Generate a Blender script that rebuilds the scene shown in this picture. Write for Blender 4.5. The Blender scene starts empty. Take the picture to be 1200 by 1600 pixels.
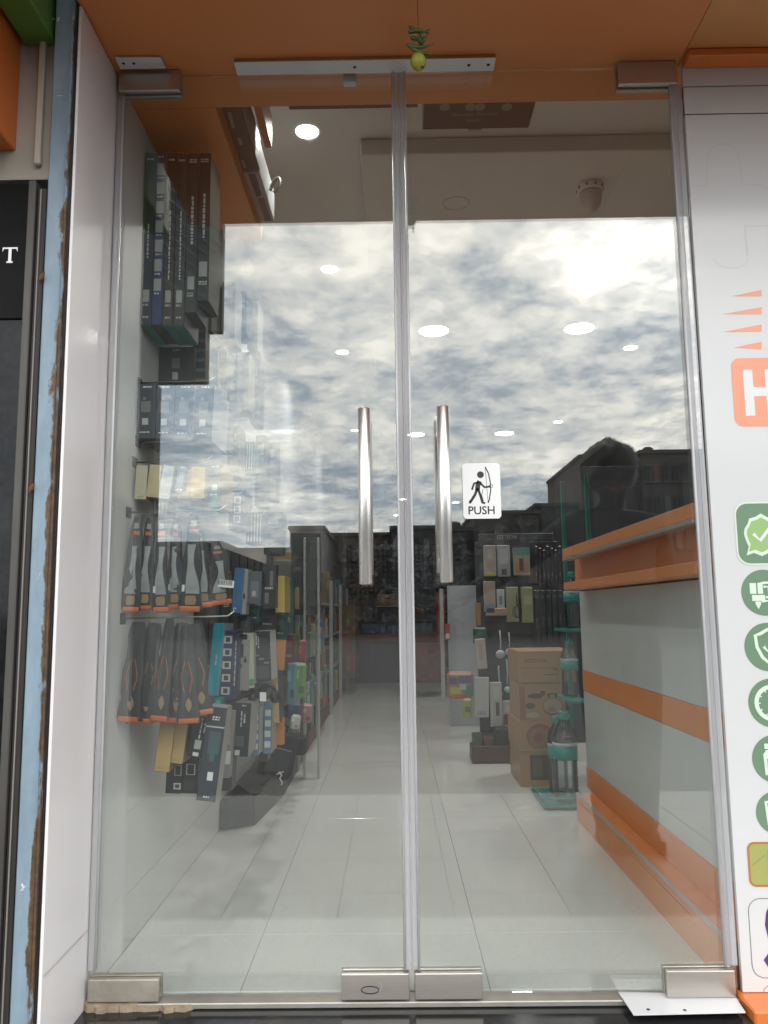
import bpy, bmesh, math, random
from mathutils import Vector, Matrix, Euler
R = math.radians
rnd = random.Random(7)
sc = bpy.context.scene
col = sc.collection

# ---------------------------------------------------------------- camera, light, exposure
F, PITCH, YAW, ROLL, CAM_D, CAM_H = 1208.5, R(7.276), R(-0.4987), R(0.6827), 1.9132, 0.8866
cam_d = bpy.data.cameras.new('camera'); cam = bpy.data.objects.new('camera', cam_d); col.objects.link(cam)
cam_d.sensor_fit = 'VERTICAL'; cam_d.sensor_height = 36.0; cam_d.lens = 36.0 * F / 1600.0
cam_d.clip_start = 0.02; cam_d.clip_end = 3000
fw = Vector((math.sin(YAW) * math.cos(PITCH), math.cos(YAW) * math.cos(PITCH), math.sin(PITCH)))
rt = Vector((math.cos(YAW), -math.sin(YAW), 0)); up = rt.cross(fw)
c_, s_ = math.cos(ROLL), math.sin(ROLL)
rt2 = rt * c_ - up * s_; up2 = up * c_ + rt * s_
cam.matrix_world = Matrix(((rt2.x, up2.x, -fw.x, 0), (rt2.y, up2.y, -fw.y, -CAM_D), (rt2.z, up2.z, -fw.z, CAM_H), (0, 0, 0, 1)))
sc.camera = cam

SUN_AZ = math.atan2(0.36, -0.948); SUN_EL = R(36)
w = bpy.data.worlds.new('World'); sc.world = w; w.use_nodes = True
nt = w.node_tree; N = nt.nodes; L = nt.links; N.clear()
def wn(t, **k):
    n = N.new(t)
    for a, b in k.items(): setattr(n, a, b)
    return n
def wm(op, a, b=None):
    n = wn('ShaderNodeMath', operation=op)
    for i, v in enumerate((a, b)):
        if v is None: continue
        if isinstance(v, (int, float)): n.inputs[i].default_value = v
        else: L.new(v, n.inputs[i])
    return n.outputs[0]
sky = wn('ShaderNodeTexSky', sky_type='NISHITA', sun_disc=False, sun_elevation=SUN_EL, sun_rotation=SUN_AZ)
tc = wn('ShaderNodeTexCoord'); sp = wn('ShaderNodeSeparateXYZ'); L.new(tc.outputs['Generated'], sp.inputs[0])
zz = wm('ADD', wm('MAXIMUM', sp.outputs[2], 0.0), 0.16)
cb = wn('ShaderNodeCombineXYZ'); L.new(wm('DIVIDE', sp.outputs[0], zz), cb.inputs[0]); L.new(wm('DIVIDE', sp.outputs[1], zz), cb.inputs[1])
cb.inputs[2].default_value = 3.7
def noise(scale, detail, rough, dist=0.0, off=(0, 0, 0)):
    m = wn('ShaderNodeMapping'); m.inputs['Location'].default_value = off; L.new(cb.outputs[0], m.inputs[0])
    n = wn('ShaderNodeTexNoise'); n.inputs['Scale'].default_value = scale; n.inputs['Detail'].default_value = detail
    n.inputs['Roughness'].default_value = rough; n.inputs['Distortion'].default_value = dist
    L.new(m.outputs[0], n.inputs['Vector']); return n.outputs['Fac']
n1 = noise(2.1, 5, 0.58, 0.3, (2.3, 5.1, 0)); n2 = noise(8.0, 11, 0.66, 0.3, (7.7, 1.2, 0))
n3 = noise(24.0, 8, 0.7, 0.2, (1.1, 9.2, 0))
fac = wm('ADD', wm('ADD', wm('MULTIPLY', n1, 0.48), wm('MULTIPLY', n2, 0.40)), wm('MULTIPLY', n3, 0.12))
ramp = wn('ShaderNodeValToRGB'); L.new(fac, ramp.inputs[0]); cr = ramp.color_ramp
cr.elements[0].position = 0.40; cr.elements[0].color = (0.27, 0.335, 0.40, 1)
cr.elements[1].position = 0.60; cr.elements[1].color = (1.12, 1.07, 0.97, 1)
for p, c in ((0.445, (0.38, 0.44, 0.50, 1)), (0.49, (0.60, 0.62, 0.63, 1)), (0.54, (0.80, 0.79, 0.75, 1))):
    e = cr.elements.new(p); e.color = c
# brightness towards the veiled sun
g = Vector((0.37, -0.93, 0.50)).normalized()
dt = wn('ShaderNodeVectorMath', operation='DOT_PRODUCT'); L.new(tc.outputs['Generated'], dt.inputs[0]); dt.inputs[1].default_value = g
dv = wm('MAXIMUM', dt.outputs['Value'], 0.0)
glow = wm('ADD', wm('MULTIPLY', wm('POWER', dv, 90.0), 0.55), wm('MULTIPLY', wm('POWER', dv, 5.0), 0.10))
gl = wm('ADD', wm('MULTIPLY', glow, wm('ADD', wm('MULTIPLY', fac, 3.6), -1.0)), 0.88)
mul = wn('ShaderNodeVectorMath', operation='SCALE'); L.new(ramp.outputs[0], mul.inputs[0]); L.new(wm('MULTIPLY', gl, 41.0), mul.inputs['Scale'])
# haze near the horizon
hz = wm('POWER', wm('SUBTRACT', 1.0, wm('MINIMUM', wm('MAXIMUM', sp.outputs[2], 0.0), 1.0)), 9.0)
mx0 = wn('ShaderNodeMix', data_type='RGBA'); L.new(wm('MULTIPLY', hz, 0.55), mx0.inputs[0]); L.new(mul.outputs[0], mx0.inputs[6]); mx0.inputs[7].default_value = (15, 16, 16.3, 1)
mx = wn('ShaderNodeMix', data_type='RGBA'); mx.inputs[0].default_value = 0.88
L.new(sky.outputs[0], mx.inputs[6]); L.new(mx0.outputs[2], mx.inputs[7])
bg = wn('ShaderNodeBackground'); bg.inputs[1].default_value = 0.10; L.new(mx.outputs[2], bg.inputs[0])
out = wn('ShaderNodeOutputWorld'); L.new(bg.outputs[0], out.inputs[0])

sun_d = bpy.data.lights.new('sun', 'SUN'); sun_d.energy = 0.7; sun_d.angle = R(12); sun_d.color = (1, 0.95, 0.88)
sun = bpy.data.objects.new('sun', sun_d); col.objects.link(sun)
sdir = Vector((math.sin(SUN_AZ) * math.cos(SUN_EL), math.cos(SUN_AZ) * math.cos(SUN_EL), math.sin(SUN_EL)))
sun.rotation_euler = sdir.to_track_quat('Z', 'Y').to_euler(); sun.location = sdir * 50

vs = sc.view_settings; vs.view_transform = 'Standard'; vs.look = 'None'; vs.gamma = 1; vs.exposure = 0.26; vs.use_curve_mapping = False
sc.cycles.use_denoising = True; sc.cycles.max_bounces = 10; sc.cycles.diffuse_bounces = 4; sc.cycles.glossy_bounces = 4
sc.cycles.transparent_max_bounces = 24; sc.cycles.transmission_bounces = 6; sc.cycles.caustics_reflective = False; sc.cycles.caustics_refractive = False
sc.cycles.sample_clamp_indirect = 6.0
DOWNLIGHT_W = 6.0

# ---------------------------------------------------------------- photograph measurements -> metres
def ray(px, py):
    a, b = px - 600, py - 800
    u = c_ * a - s_ * b; v = s_ * a + c_ * b
    return fw * 1.0 + rt * (u / F) + up * (-v / F)
CO = Vector((0, -CAM_D, CAM_H))
def at(px, py, x=None, y=None, z=None):
    r = ray(px, py)
    if y is not None: t = (y - CO.y) / r.y
    elif x is not None: t = (x - CO.x) / r.x
    else: t = (z - CO.z) / r.z
    return CO + r * t

# ---------------------------------------------------------------- materials
MATS = {}
def mat(name, color, rough=0.5, metal=0.0, spec=0.5, var=0.06, vscale=6.0, bump=0.0, bscale=60.0, coat=0.0, trans=0.0, alpha=1.0, emit=None, stretch=(1, 1, 1), rvar=0.0):
    if name in MATS: return MATS[name]
    m = bpy.data.materials.new(name); m.use_nodes = True; t = m.node_tree
    b = t.nodes['Principled BSDF']; b.inputs['Roughness'].default_value = rough; b.inputs['Metallic'].default_value = metal
    b.inputs['Specular IOR Level'].default_value = spec; b.inputs['Coat Weight'].default_value = coat; b.inputs['Coat Roughness'].default_value = 0.05
    b.inputs['Transmission Weight'].default_value = trans; b.inputs['Alpha'].default_value = alpha
    b.inputs['Base Color'].default_value = (*color, 1)
    tcn = t.nodes.new('ShaderNodeTexCoord'); mp = t.nodes.new('ShaderNodeMapping'); mp.inputs['Scale'].default_value = stretch
    t.links.new(tcn.outputs['Object'], mp.inputs[0])
    if var or rvar:
        n = t.nodes.new('ShaderNodeTexNoise'); n.inputs['Scale'].default_value = vscale; n.inputs['Detail'].default_value = 6; t.links.new(mp.outputs[0], n.inputs['Vector'])
        if var:
            mr = t.nodes.new('ShaderNodeMapRange'); mr.inputs[3].default_value = 1 - var * 2; mr.inputs[4].default_value = 1 + var * 2; t.links.new(n.outputs[0], mr.inputs[0])
            vm = t.nodes.new('ShaderNodeVectorMath'); vm.operation = 'SCALE'; vm.inputs[0].default_value = color; t.links.new(mr.outputs[0], vm.inputs['Scale'])
            t.links.new(vm.outputs[0], b.inputs['Base Color'])
        if rvar:
            mr = t.nodes.new('ShaderNodeMapRange'); mr.inputs[3].default_value = max(0, rough - rvar); mr.inputs[4].default_value = rough + rvar; t.links.new(n.outputs[0], mr.inputs[0])
            t.links.new(mr.outputs[0], b.inputs['Roughness'])
    if bump:
        n = t.nodes.new('ShaderNodeTexNoise'); n.inputs['Scale'].default_value = bscale; n.inputs['Detail'].default_value = 5; t.links.new(mp.outputs[0], n.inputs['Vector'])
        bp = t.nodes.new('ShaderNodeBump'); bp.inputs['Strength'].default_value = bump; bp.inputs['Distance'].default_value = 0.004
        t.links.new(n.outputs[0], bp.inputs['Height']); t.links.new(bp.outputs[0], b.inputs['Normal'])
    if emit:
        b.inputs['Emission Color'].default_value = (*color, 1); b.inputs['Emission Strength'].default_value = emit
    MATS[name] = m; return m
def glass_mat(name, r0=0.10, tint=(0.96, 0.985, 0.975), dirt=0.013, dscale=(9, 9, 0.9)):
    m = bpy.data.materials.new(name); m.use_nodes = True; t = m.node_tree; t.nodes.clear(); n = t.nodes.new; l = t.links.new
    o = n('ShaderNodeOutputMaterial'); tr = n('ShaderNodeBsdfTransparent'); tr.inputs[0].default_value = (*tint, 1)
    gl = n('ShaderNodeBsdfAnisotropic'); gl.inputs['Roughness'].default_value = 0.0; gl.inputs[0].default_value = (1, 1, 1, 1)
    lw = n('ShaderNodeLayerWeight'); lw.inputs[0].default_value = 0.5
    p = n('ShaderNodeMath'); p.operation = 'POWER'; l(lw.outputs['Facing'], p.inputs[0]); p.inputs[1].default_value = 5
    q = n('ShaderNodeMath'); q.operation = 'MULTIPLY_ADD'; l(p.outputs[0], q.inputs[0]); q.inputs[1].default_value = 1 - r0; q.inputs[2].default_value = r0
    mxs = n('ShaderNodeMixShader'); l(q.outputs[0], mxs.inputs[0]); l(tr.outputs[0], mxs.inputs[1]); l(gl.outputs[0], mxs.inputs[2])
    if dirt:
        tcn = n('ShaderNodeTexCoord'); mp = n('ShaderNodeMapping'); mp.inputs['Scale'].default_value = dscale; l(tcn.outputs['Object'], mp.inputs[0])
        ns = n('ShaderNodeTexNoise'); ns.inputs['Scale'].default_value = 3.0; ns.inputs['Detail'].default_value = 8; ns.inputs['Roughness'].default_value = 0.65; l(mp.outputs[0], ns.inputs['Vector'])
        n2 = n('ShaderNodeTexNoise'); n2.inputs['Scale'].default_value = 1.3; n2.inputs['Detail'].default_value = 3; l(tcn.outputs['Object'], n2.inputs['Vector'])
        mu = n('ShaderNodeMath'); mu.operation = 'MULTIPLY'; l(ns.outputs[0], mu.inputs[0]); l(n2.outputs[0], mu.inputs[1])
        mr = n('ShaderNodeMapRange'); mr.inputs[1].default_value = 0.22; mr.inputs[2].default_value = 0.48; mr.inputs[3].default_value = 0.0; mr.inputs[4].default_value = dirt; l(mu.outputs[0], mr.inputs[0])
        # dust specks
        vo = n('ShaderNodeTexVoronoi'); vo.inputs['Scale'].default_value = 26; l(tcn.outputs['Object'], vo.inputs['Vector'])
        cmp = n('ShaderNodeMath'); cmp.operation = 'LESS_THAN'; l(vo.outputs['Distance'], cmp.inputs[0]); cmp.inputs[1].default_value = 0.045
        cm2 = n('ShaderNodeMath'); cm2.operation = 'MULTIPLY_ADD'; l(cmp.outputs[0], cm2.inputs[0]); cm2.inputs[1].default_value = dirt * 5.0; l(mr.outputs[0], cm2.inputs[2])
        sxyz = n('ShaderNodeSeparateXYZ'); geo = n('ShaderNodeNewGeometry'); l(geo.outputs['Position'], sxyz.inputs[0])
        lowm = n('ShaderNodeMapRange'); lowm.inputs[1].default_value = .42; lowm.inputs[2].default_value = .02; lowm.inputs[3].default_value = 0; lowm.inputs[4].default_value = .05; l(sxyz.outputs[2], lowm.inputs[0])
        vs2 = n('ShaderNodeVectorMath'); vs2.operation = 'DISTANCE'; l(geo.outputs['Position'], vs2.inputs[0]); vs2.inputs[1].default_value = (.02, 0, 1.05)
        hm = n('ShaderNodeMapRange'); hm.inputs[1].default_value = .45; hm.inputs[2].default_value = .05; hm.inputs[3].default_value = 0; hm.inputs[4].default_value = .05; l(vs2.outputs['Value'], hm.inputs[0])
        n5 = n('ShaderNodeTexNoise'); n5.inputs['Scale'].default_value = 34; n5.inputs['Detail'].default_value = 6; n5.inputs['Distortion'].default_value = 2.2; l(geo.outputs['Position'], n5.inputs['Vector'])
        n5r = n('ShaderNodeMapRange'); n5r.inputs[1].default_value = .52; n5r.inputs[2].default_value = .75; l(n5.outputs[0], n5r.inputs[0])
        sm = n('ShaderNodeMath'); sm.operation = 'MAXIMUM'; l(lowm.outputs[0], sm.inputs[0]); l(hm.outputs[0], sm.inputs[1])
        sm2 = n('ShaderNodeMath'); sm2.operation = 'MULTIPLY'; l(sm.outputs[0], sm2.inputs[0]); l(n5r.outputs[0], sm2.inputs[1])
        cm3 = n('ShaderNodeMath'); cm3.operation = 'ADD'; l(cm2.outputs[0], cm3.inputs[0]); l(sm2.outputs[0], cm3.inputs[1]); cm2 = cm3
        df = n('ShaderNodeBsdfDiffuse'); df.inputs[0].default_value = (0.7, 0.7, 0.68, 1)
        m2 = n('ShaderNodeMixShader'); l(cm2.outputs[0], m2.inputs[0]); l(mxs.outputs[0], m2.inputs[1]); l(df.outputs[0], m2.inputs[2]); mxs = m2
    l(mxs.outputs[0], o.inputs[0]); MATS[name] = m; return m

M_orange = mat('orange_laminate', (0.70, 0.255, 0.085), 0.42, var=0.07, vscale=1.6, bump=0.05, bscale=25)
M_orange_bright = mat('orange_laminate_gloss', (0.75, 0.20, 0.045), 0.25, var=0.05)
M_white = mat('white_laminate', (0.70, 0.69, 0.69), 0.16, var=0.02, vscale=2.5, rvar=0.06)
M_jamb = mat('white_jamb_laminate', (0.82, 0.79, 0.80), 0.14, var=0.03, vscale=2, rvar=0.05)
M_ceil = mat('ceiling_paint', (0.62, 0.60, 0.56), 0.8, var=0.03)
M_tile = mat('glazed_tile', (0.57, 0.56, 0.53), 0.13, var=0.03, vscale=2.2, rvar=0.05)
M_grout = mat('grout', (0.23, 0.225, 0.21), 0.8)
M_steel = mat('brushed_steel', (0.52, 0.485, 0.445), 0.36, 0.9, var=0.06, vscale=14, rvar=0.08, stretch=(1, 1, 30))
M_steel_dirty = mat('dusty_steel', (0.46, 0.42, 0.36), 0.48, 0.7, var=0.16, vscale=30, bump=0.1, bscale=180)
M_polish = mat('polished_steel', (0.74, 0.72, 0.70), 0.30, 1.0, var=0.02, rvar=0.03)
M_black = mat('black_plastic', (0.016, 0.016, 0.017), 0.4)
M_granite = mat('black_granite', (0.022, 0.022, 0.024), 0.12, var=0.35, vscale=240)
M_seal = mat('seal_strip_plastic', (0.56, 0.55, 0.575), 0.28, var=0.04, alpha=0.5)
M_seal_light = mat('seal_strip_lip', (0.66, 0.66, 0.69), 0.2, var=0.03, alpha=0.8)
M_seal_dark = mat('seal_strip_core', (0.50, 0.49, 0.52), 0.3, var=0.03)
M_sticker = mat('sticker_white', (0.80, 0.80, 0.80), 0.35, var=0.01)
M_ink = mat('black_ink', (0.014, 0.014, 0.015), 0.4, var=0)
M_wood = mat('raw_wood', (0.42, 0.22, 0.09), 0.6, var=0.15, vscale=10, stretch=(1, 12, 12))
M_plate = mat('white_plate', (0.74, 0.74, 0.76), 0.3, var=0.03, vscale=9)
M_card = mat('brown_cardboard', (0.33, 0.19, 0.095), 0.75, var=0.07, vscale=8)
M_glass = glass_mat('door_glass')

# ---------------------------------------------------------------- mesh helpers
class B:
    def __init__(s): s.bm = bmesh.new()
    def box(s, x0, x1, y0, y1, z0, z1, bev=0.0, mi=None, seg=1):
        vs_ = [s.bm.verts.new((x, y, z)) for x in (x0, x1) for y in (y0, y1) for z in (z0, z1)]
        q = [(0, 1, 3, 2), (4, 6, 7, 5), (0, 4, 5, 1), (2, 3, 7, 6), (0, 2, 6, 4), (1, 5, 7, 3)]  # -x +x -y +y -z +z
        fs = [s.bm.faces.new([vs_[i] for i in f]) for f in q]
        if mi:
            for f, k in zip(fs, mi): f.material_index = k
        if bev:
            es = list({e for f in fs for e in f.edges})
            bmesh.ops.bevel(s.bm, geom=es, offset=bev, segments=seg, affect='EDGES', profile=0.5)
        return s
    def tube(s, pts, rad, n=8, cap=True, mi=0):
        pts = [Vector(p) for p in pts]; rs = rad if isinstance(rad, (list, tuple)) else [rad] * len(pts); rings = []
        prev = None
        for i, p in enumerate(pts):
            d = (pts[min(i + 1, len(pts) - 1)] - pts[max(i - 1, 0)]).normalized()
            if prev is None:
                a = d.orthogonal().normalized()
            else:
                a = (prev - d * prev.dot(d)); a = a.normalized() if a.length > 1e-6 else d.orthogonal().normalized()
            prev = a; b = d.cross(a)
            rings.append([s.bm.verts.new(p + (a * math.cos(2 * math.pi * k / n) + b * math.sin(2 * math.pi * k / n)) * rs[i]) for k in range(n)])
        for r0, r1 in zip(rings, rings[1:]):
            for k in range(n):
                f = s.bm.faces.new((r0[k], r0[(k + 1) % n], r1[(k + 1) % n], r1[k])); f.smooth = True; f.material_index = mi
        if cap:
            f = s.bm.faces.new(rings[0][::-1]); f.material_index = mi; f = s.bm.faces.new(rings[-1]); f.material_index = mi
        return s
    def lathe(s, prof, c=(0, 0, 0), n=20, mi=0, smooth=True):
        c = Vector(c); rings = []
        for r, z in prof:
            rings.append([s.bm.verts.new(c + Vector((r * math.cos(2 * math.pi * k / n), r * math.sin(2 * math.pi * k / n), z))) for k in range(n)])
        for r0, r1 in zip(rings, rings[1:]):
            for k in range(n):
                f = s.bm.faces.new((r0[k], r0[(k + 1) % n], r1[(k + 1) % n], r1[k])); f.smooth = smooth; f.material_index = mi
        s.bm.faces.new(rings[0][::-1]); s.bm.faces.new(rings[-1]); return s
    def poly(s, pts, mi=0):
        f = s.bm.faces.new([s.bm.verts.new(p) for p in pts]); f.material_index = mi; return s
    def prism(s, pts, d):
        d = Vector(d); pts = [Vector(p) for p in pts]
        a = [s.bm.verts.new(p) for p in pts]; b = [s.bm.verts.new(p + d) for p in pts]; n = len(a)
        s.bm.faces.new(a); s.bm.faces.new(b[::-1])
        for k in range(n): s.bm.faces.new((a[k], b[k], b[(k + 1) % n], a[(k + 1) % n]))
        return s
    def grid(s, fn, nu, nv, mi=0, smooth=True):
        v = [[s.bm.verts.new(fn(i / nu, j / nv)) for j in range(nv + 1)] for i in range(nu + 1)]
        for i in range(nu):
            for j in range(nv):
                f = s.bm.faces.new((v[i][j], v[i + 1][j], v[i + 1][j + 1], v[i][j + 1])); f.smooth = smooth; f.material_index = mi
        return s
    def make(s, name, m, parent=None, loc=(0, 0, 0), rot=(0, 0, 0), recalc=True):
        if recalc: bmesh.ops.recalc_face_normals(s.bm, faces=s.bm.faces)
        me = bpy.data.meshes.new(name); s.bm.to_mesh(me); s.bm.free()
        for k in (m if isinstance(m, (list, tuple)) else [m]): me.materials.append(k)
        o = bpy.data.objects.new(name, me); col.objects.link(o); o.location = loc; o.rotation_euler = rot
        if parent: o.parent = parent
        return o
def tag(o, label=None, cat=None, group=None, kind=None):
    if label: o['label'] = label
    if cat: o['category'] = cat
    if group: o['group'] = group
    if kind: o['kind'] = kind
    return o
def empty(name, loc=(0, 0, 0), rot=(0, 0, 0)):
    o = bpy.data.objects.new(name, None); o.empty_display_size = 0.05; col.objects.link(o); o.location = loc; o.rotation_euler = rot; return o
def struct(o): o['kind'] = 'structure'; return o
def text_mesh(name, s, size, m, parent, loc, rot=(R(90), 0, 0), align='CENTER', sx=1.0, bold=0.0):
    cu = bpy.data.curves.new(name, 'FONT'); cu.body = s; cu.size = size; cu.align_x = align; cu.align_y = 'CENTER'; cu.offset = bold; cu.resolution_u = 3
    t = bpy.data.objects.new('tmp', cu); col.objects.link(t); dg = bpy.context.evaluated_depsgraph_get()
    me = bpy.data.meshes.new_from_object(t.evaluated_get(dg)); bpy.data.objects.remove(t); bpy.data.curves.remove(cu)
    me.name = name; me.materials.clear(); me.materials.append(m)
    o = bpy.data.objects.new(name, me); col.objects.link(o); o.location = loc; o.rotation_euler = rot; o.scale = (sx, 1, 1); o.parent = parent; return o
def copy_tree(o, parent=None):
    c = o.copy(); col.objects.link(c)
    if parent: c.parent = parent
    for ch in list(o.children): copy_tree(ch, c)
    return c
def rrect(x0, x1, z0, z1, r, n=6):
    pts = []
    for cx, cz, a0 in ((x1 - r, z1 - r, 0), (x0 + r, z1 - r, 90), (x0 + r, z0 + r, 180), (x1 - r, z0 + r, 270)):
        for k in range(n + 1):
            a = R(a0 + 90 * k / n); pts.append((cx + r * math.cos(a), cz + r * math.sin(a)))
    return pts
def flat(name, pts2, y, m, parent=None):
    return B().poly([(p[0], y, p[1]) for p in pts2]).make(name, m, parent)
def stroke2(b, pts, wd, y, closed=False):
    """a flat line of constant width drawn on the plane y"""
    pts = [Vector((p[0], p[1])) for p in pts]; n = len(pts); Lr, Rr = [], []
    for i in range(n):
        a = pts[(i - 1) % n] if (closed or i) else pts[i]; c = pts[(i + 1) % n] if (closed or i < n - 1) else pts[i]
        d = (c - a).normalized(); nn = Vector((-d.y, d.x)) * wd / 2
        Lr.append(b.bm.verts.new((pts[i].x + nn.x, y, pts[i].y + nn.y))); Rr.append(b.bm.verts.new((pts[i].x - nn.x, y, pts[i].y - nn.y)))
    for i in range(n if closed else n - 1):
        j = (i + 1) % n; b.bm.faces.new((Lr[i], Lr[j], Rr[j], Rr[i]))
def circ(cx, cz, r, n=28): return [(cx + r * math.cos(2 * math.pi * k / n), cz + r * math.sin(2 * math.pi * k / n)) for k in range(n)]
def wpt(px, py, y): p = at(px, py, y=y); return (p.x, p.z)

XL, XR, H = -0.716, 0.784, 2.327       # door opening
WX = -0.722                            # interior left wall
RX1, BACK = 2.35, 15.5
CEIL, DROP = 2.72, 2.65

# ================================================================ THE SETTING
# interior floor of separate tiles
floor = struct(B().box(WX - 0.1, RX1 + 0.1, 0.03, BACK + .2, -0.12, -0.0045).make('floor', M_grout))
TJ = [WX, -0.3697, 0.2202, 0.8102, 1.4002, 1.9902, RX1]
tile_cache = {}
yj = [0.035, 0.36]
while yj[-1] < 7.0: yj.append(yj[-1] + 1.2)
def tile(x0, x1, y0, y1, par, zt=0.0, m=M_tile, g=0.0007, name='floor_tile'):
    k = (round(x1 - x0, 3), round(y1 - y0, 3), m.name)
    if k not in tile_cache:
        hx, hy = (x1 - x0) / 2 - g, (y1 - y0) / 2 - g
        b = B(); b.box(-hx, hx, -hy, hy, -0.006, 0, bev=0.0007); o = b.make(name, m); tile_cache[k] = o.data
    else:
        o = bpy.data.objects.new(name, tile_cache[k]); col.objects.link(o)
    o.parent = par; o.location = ((x0 + x1) / 2, (y0 + y1) / 2, zt); return o
for i in range(len(TJ) - 1):
    for j in range(len(yj) - 1): tile(TJ[i], TJ[i + 1], yj[j], yj[j + 1], floor)
far_t = B(); y = yj[-1]
while y < BACK:
    for i in range(len(TJ) - 1): far_t.box(TJ[i] + .0014, TJ[i + 1] - .0014, y + .0014, min(y + .6, BACK) - .0014, -0.006, 0)
    y += 0.6
o = far_t.make('distant_floor_tiles', M_tile, floor); o['kind'] = 'stuff'

wl = struct(B().box(WX - 0.1, WX, 0.0, BACK, 0.0, CEIL + .05).make('wall_left', M_white))
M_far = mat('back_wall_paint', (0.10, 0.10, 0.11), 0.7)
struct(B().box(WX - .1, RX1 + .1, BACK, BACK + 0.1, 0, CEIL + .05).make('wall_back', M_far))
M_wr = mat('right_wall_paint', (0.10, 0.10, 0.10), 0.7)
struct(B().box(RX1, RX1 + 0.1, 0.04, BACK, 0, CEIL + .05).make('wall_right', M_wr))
struct(B().box(WX - .1, RX1 + .1, 0.0, BACK + .1, CEIL, CEIL + .1).make('ceiling', M_ceil))
cd = struct(B().box(-0.10, RX1, 0.90, BACK, DROP, CEIL - 0.002, bev=0.004).make('ceiling_drop_panel', M_ceil))
lint = struct(B().box(WX, RX1, 0.012, 0.144, H + 0.003, 2.385).make('lintel', M_orange))
struct(B().box(WX + .001, -0.49, 0.146, 0.95, H + 0.003, 2.385).make('bulkhead_beam', M_orange))
# soffit outside and the facade over it
sof = struct(B().box(-0.727, 0.786, -0.827, 0.010, H + 0.003, 2.40).make('soffit', M_orange))
M_orange2 = mat('orange_laminate_sheet', (0.66, 0.29, 0.095), 0.40, var=0.07, vscale=2.0, bump=0.04, bscale=25)
B().box(0.788, 2.4, -0.827, 0.010, H + 0.003, 2.40).make('soffit_panel', M_orange2, sof)
M_fascia = mat('fascia_panel', (0.42, 0.40, 0.38), 0.5)
fas = tag(B().box(-0.727, 2.5, -0.827, 0.0, 2.402, 4.6).make('shop_fascia', M_fascia), 'plain fascia block above the orange entrance soffit', 'fascia')
struct(B().box(-6, 6, 0.2, BACK, CEIL + .15, 4.6).make('wall_upper', M_fascia))

# front step, terrace, street
gran = struct(B().box(-0.735, 2.4, -0.16, 0.028, -0.15, -0.016, bev=0.004).make('granite_step', M_granite))
struct(B().box(-0.735, 2.4, -0.52, -0.162, -0.15, -0.017, bev=0.004).make('pale_step', mat('pale_stone', (0.42, 0.41, 0.39), 0.4, var=.08, vscale=5)))
M_tt = mat('terrace_tile', (0.135, 0.132, 0.126), 0.5, var=0.08)
ter = struct(B().box(-5, 5, -2.66, -0.53, -0.60, -0.156).make('terrace_slab', mat('terrace_joint', (.105, .103, .10), .8)))
tt = B()
for i in range(25):
    for j in range(5):
        x0 = -5 + i * 0.4; y0 = -2.66 + j * 0.387
        tt.box(x0 + .0025, x0 + .3975, y0 + .0025, y0 + .3845, -0.16, -0.150)
o = tt.make('terrace_tiles', M_tt, ter); o['kind'] = 'stuff'
M_road = mat('asphalt', (0.020, 0.0195, 0.019), 0.8, var=0.2, vscale=20)
gb = B(); gb.poly([(-400, -500, -0.6), (400, -500, -0.6), (400, 60, -0.6), (-400, 60, -0.6)]); struct(gb.make('ground', M_road))

# threshold, white jamb, black joint
th = struct(B().box(-0.715, 0.79, -0.016, 0.034, -0.0145, -0.002, bev=0.002).make('threshold', mat('threshold_metal', (0.44, 0.41, 0.37), 0.4, 0.6, var=0.12, vscale=18)))
# mortar debris on the left end of the step
mb = B()
r2 = random.Random(3)
def rock(b, c, s):
    v = []
    for k in range(6):
        a = k * math.pi / 3 + r2.uniform(-.3, .3); v.append((c[0] + s[0] * math.cos(a) * r2.uniform(.7, 1.1), c[1] + s[1] * math.sin(a) * r2.uniform(.7, 1.1)))
    b.prism([(x, y, c[2]) for x, y in v], (r2.uniform(-.002, .002), 0, s[2] * r2.uniform(.6, 1.2)))
for k in range(40):
    t = k / 39; px = 140 + 178 * t
    p = at(px, 1577 - 6 * t + r2.uniform(-5, 5), z=-0.016)
    rock(mb, (p.x, p.y, -0.017), (r2.uniform(.014, .034), r2.uniform(.009, .022), r2.uniform(.010, .024) * (1.15 - .7 * t)))
o = mb.make('mortar_rubble', mat('dry_mortar', (0.33, 0.26, 0.18), 0.9, var=0.2, vscale=40, bump=0.6, bscale=90)); tag(o, 'crumbled dried mortar along the left end of the sill', 'mortar', kind='stuff')

jamb = tag(B().box(-0.727, XL - 0.004, -0.245, 0.0, -0.04, H - 0.001, bev=0.002).make('door_jamb_panel', M_jamb), 'tall white laminate reveal panel left of the glass doors', 'panel')
B().box(-0.7162, -0.7152, -0.244, -0.002, 0.158, 0.1592).make('panel_joint', mat('joint_grey', (0.35, 0.34, 0.35), 0.6), jamb)
tag(B().box(-0.765, -0.729, -0.243, 0.0, -0.15, 2.6, bev=0.003).make('black_joint_strip', mat('black_rubber', (0.012, 0.010, 0.009), 0.6, bump=0.3)), 'narrow black gap strip between rusty blue post and white panel', 'strip')

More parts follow.
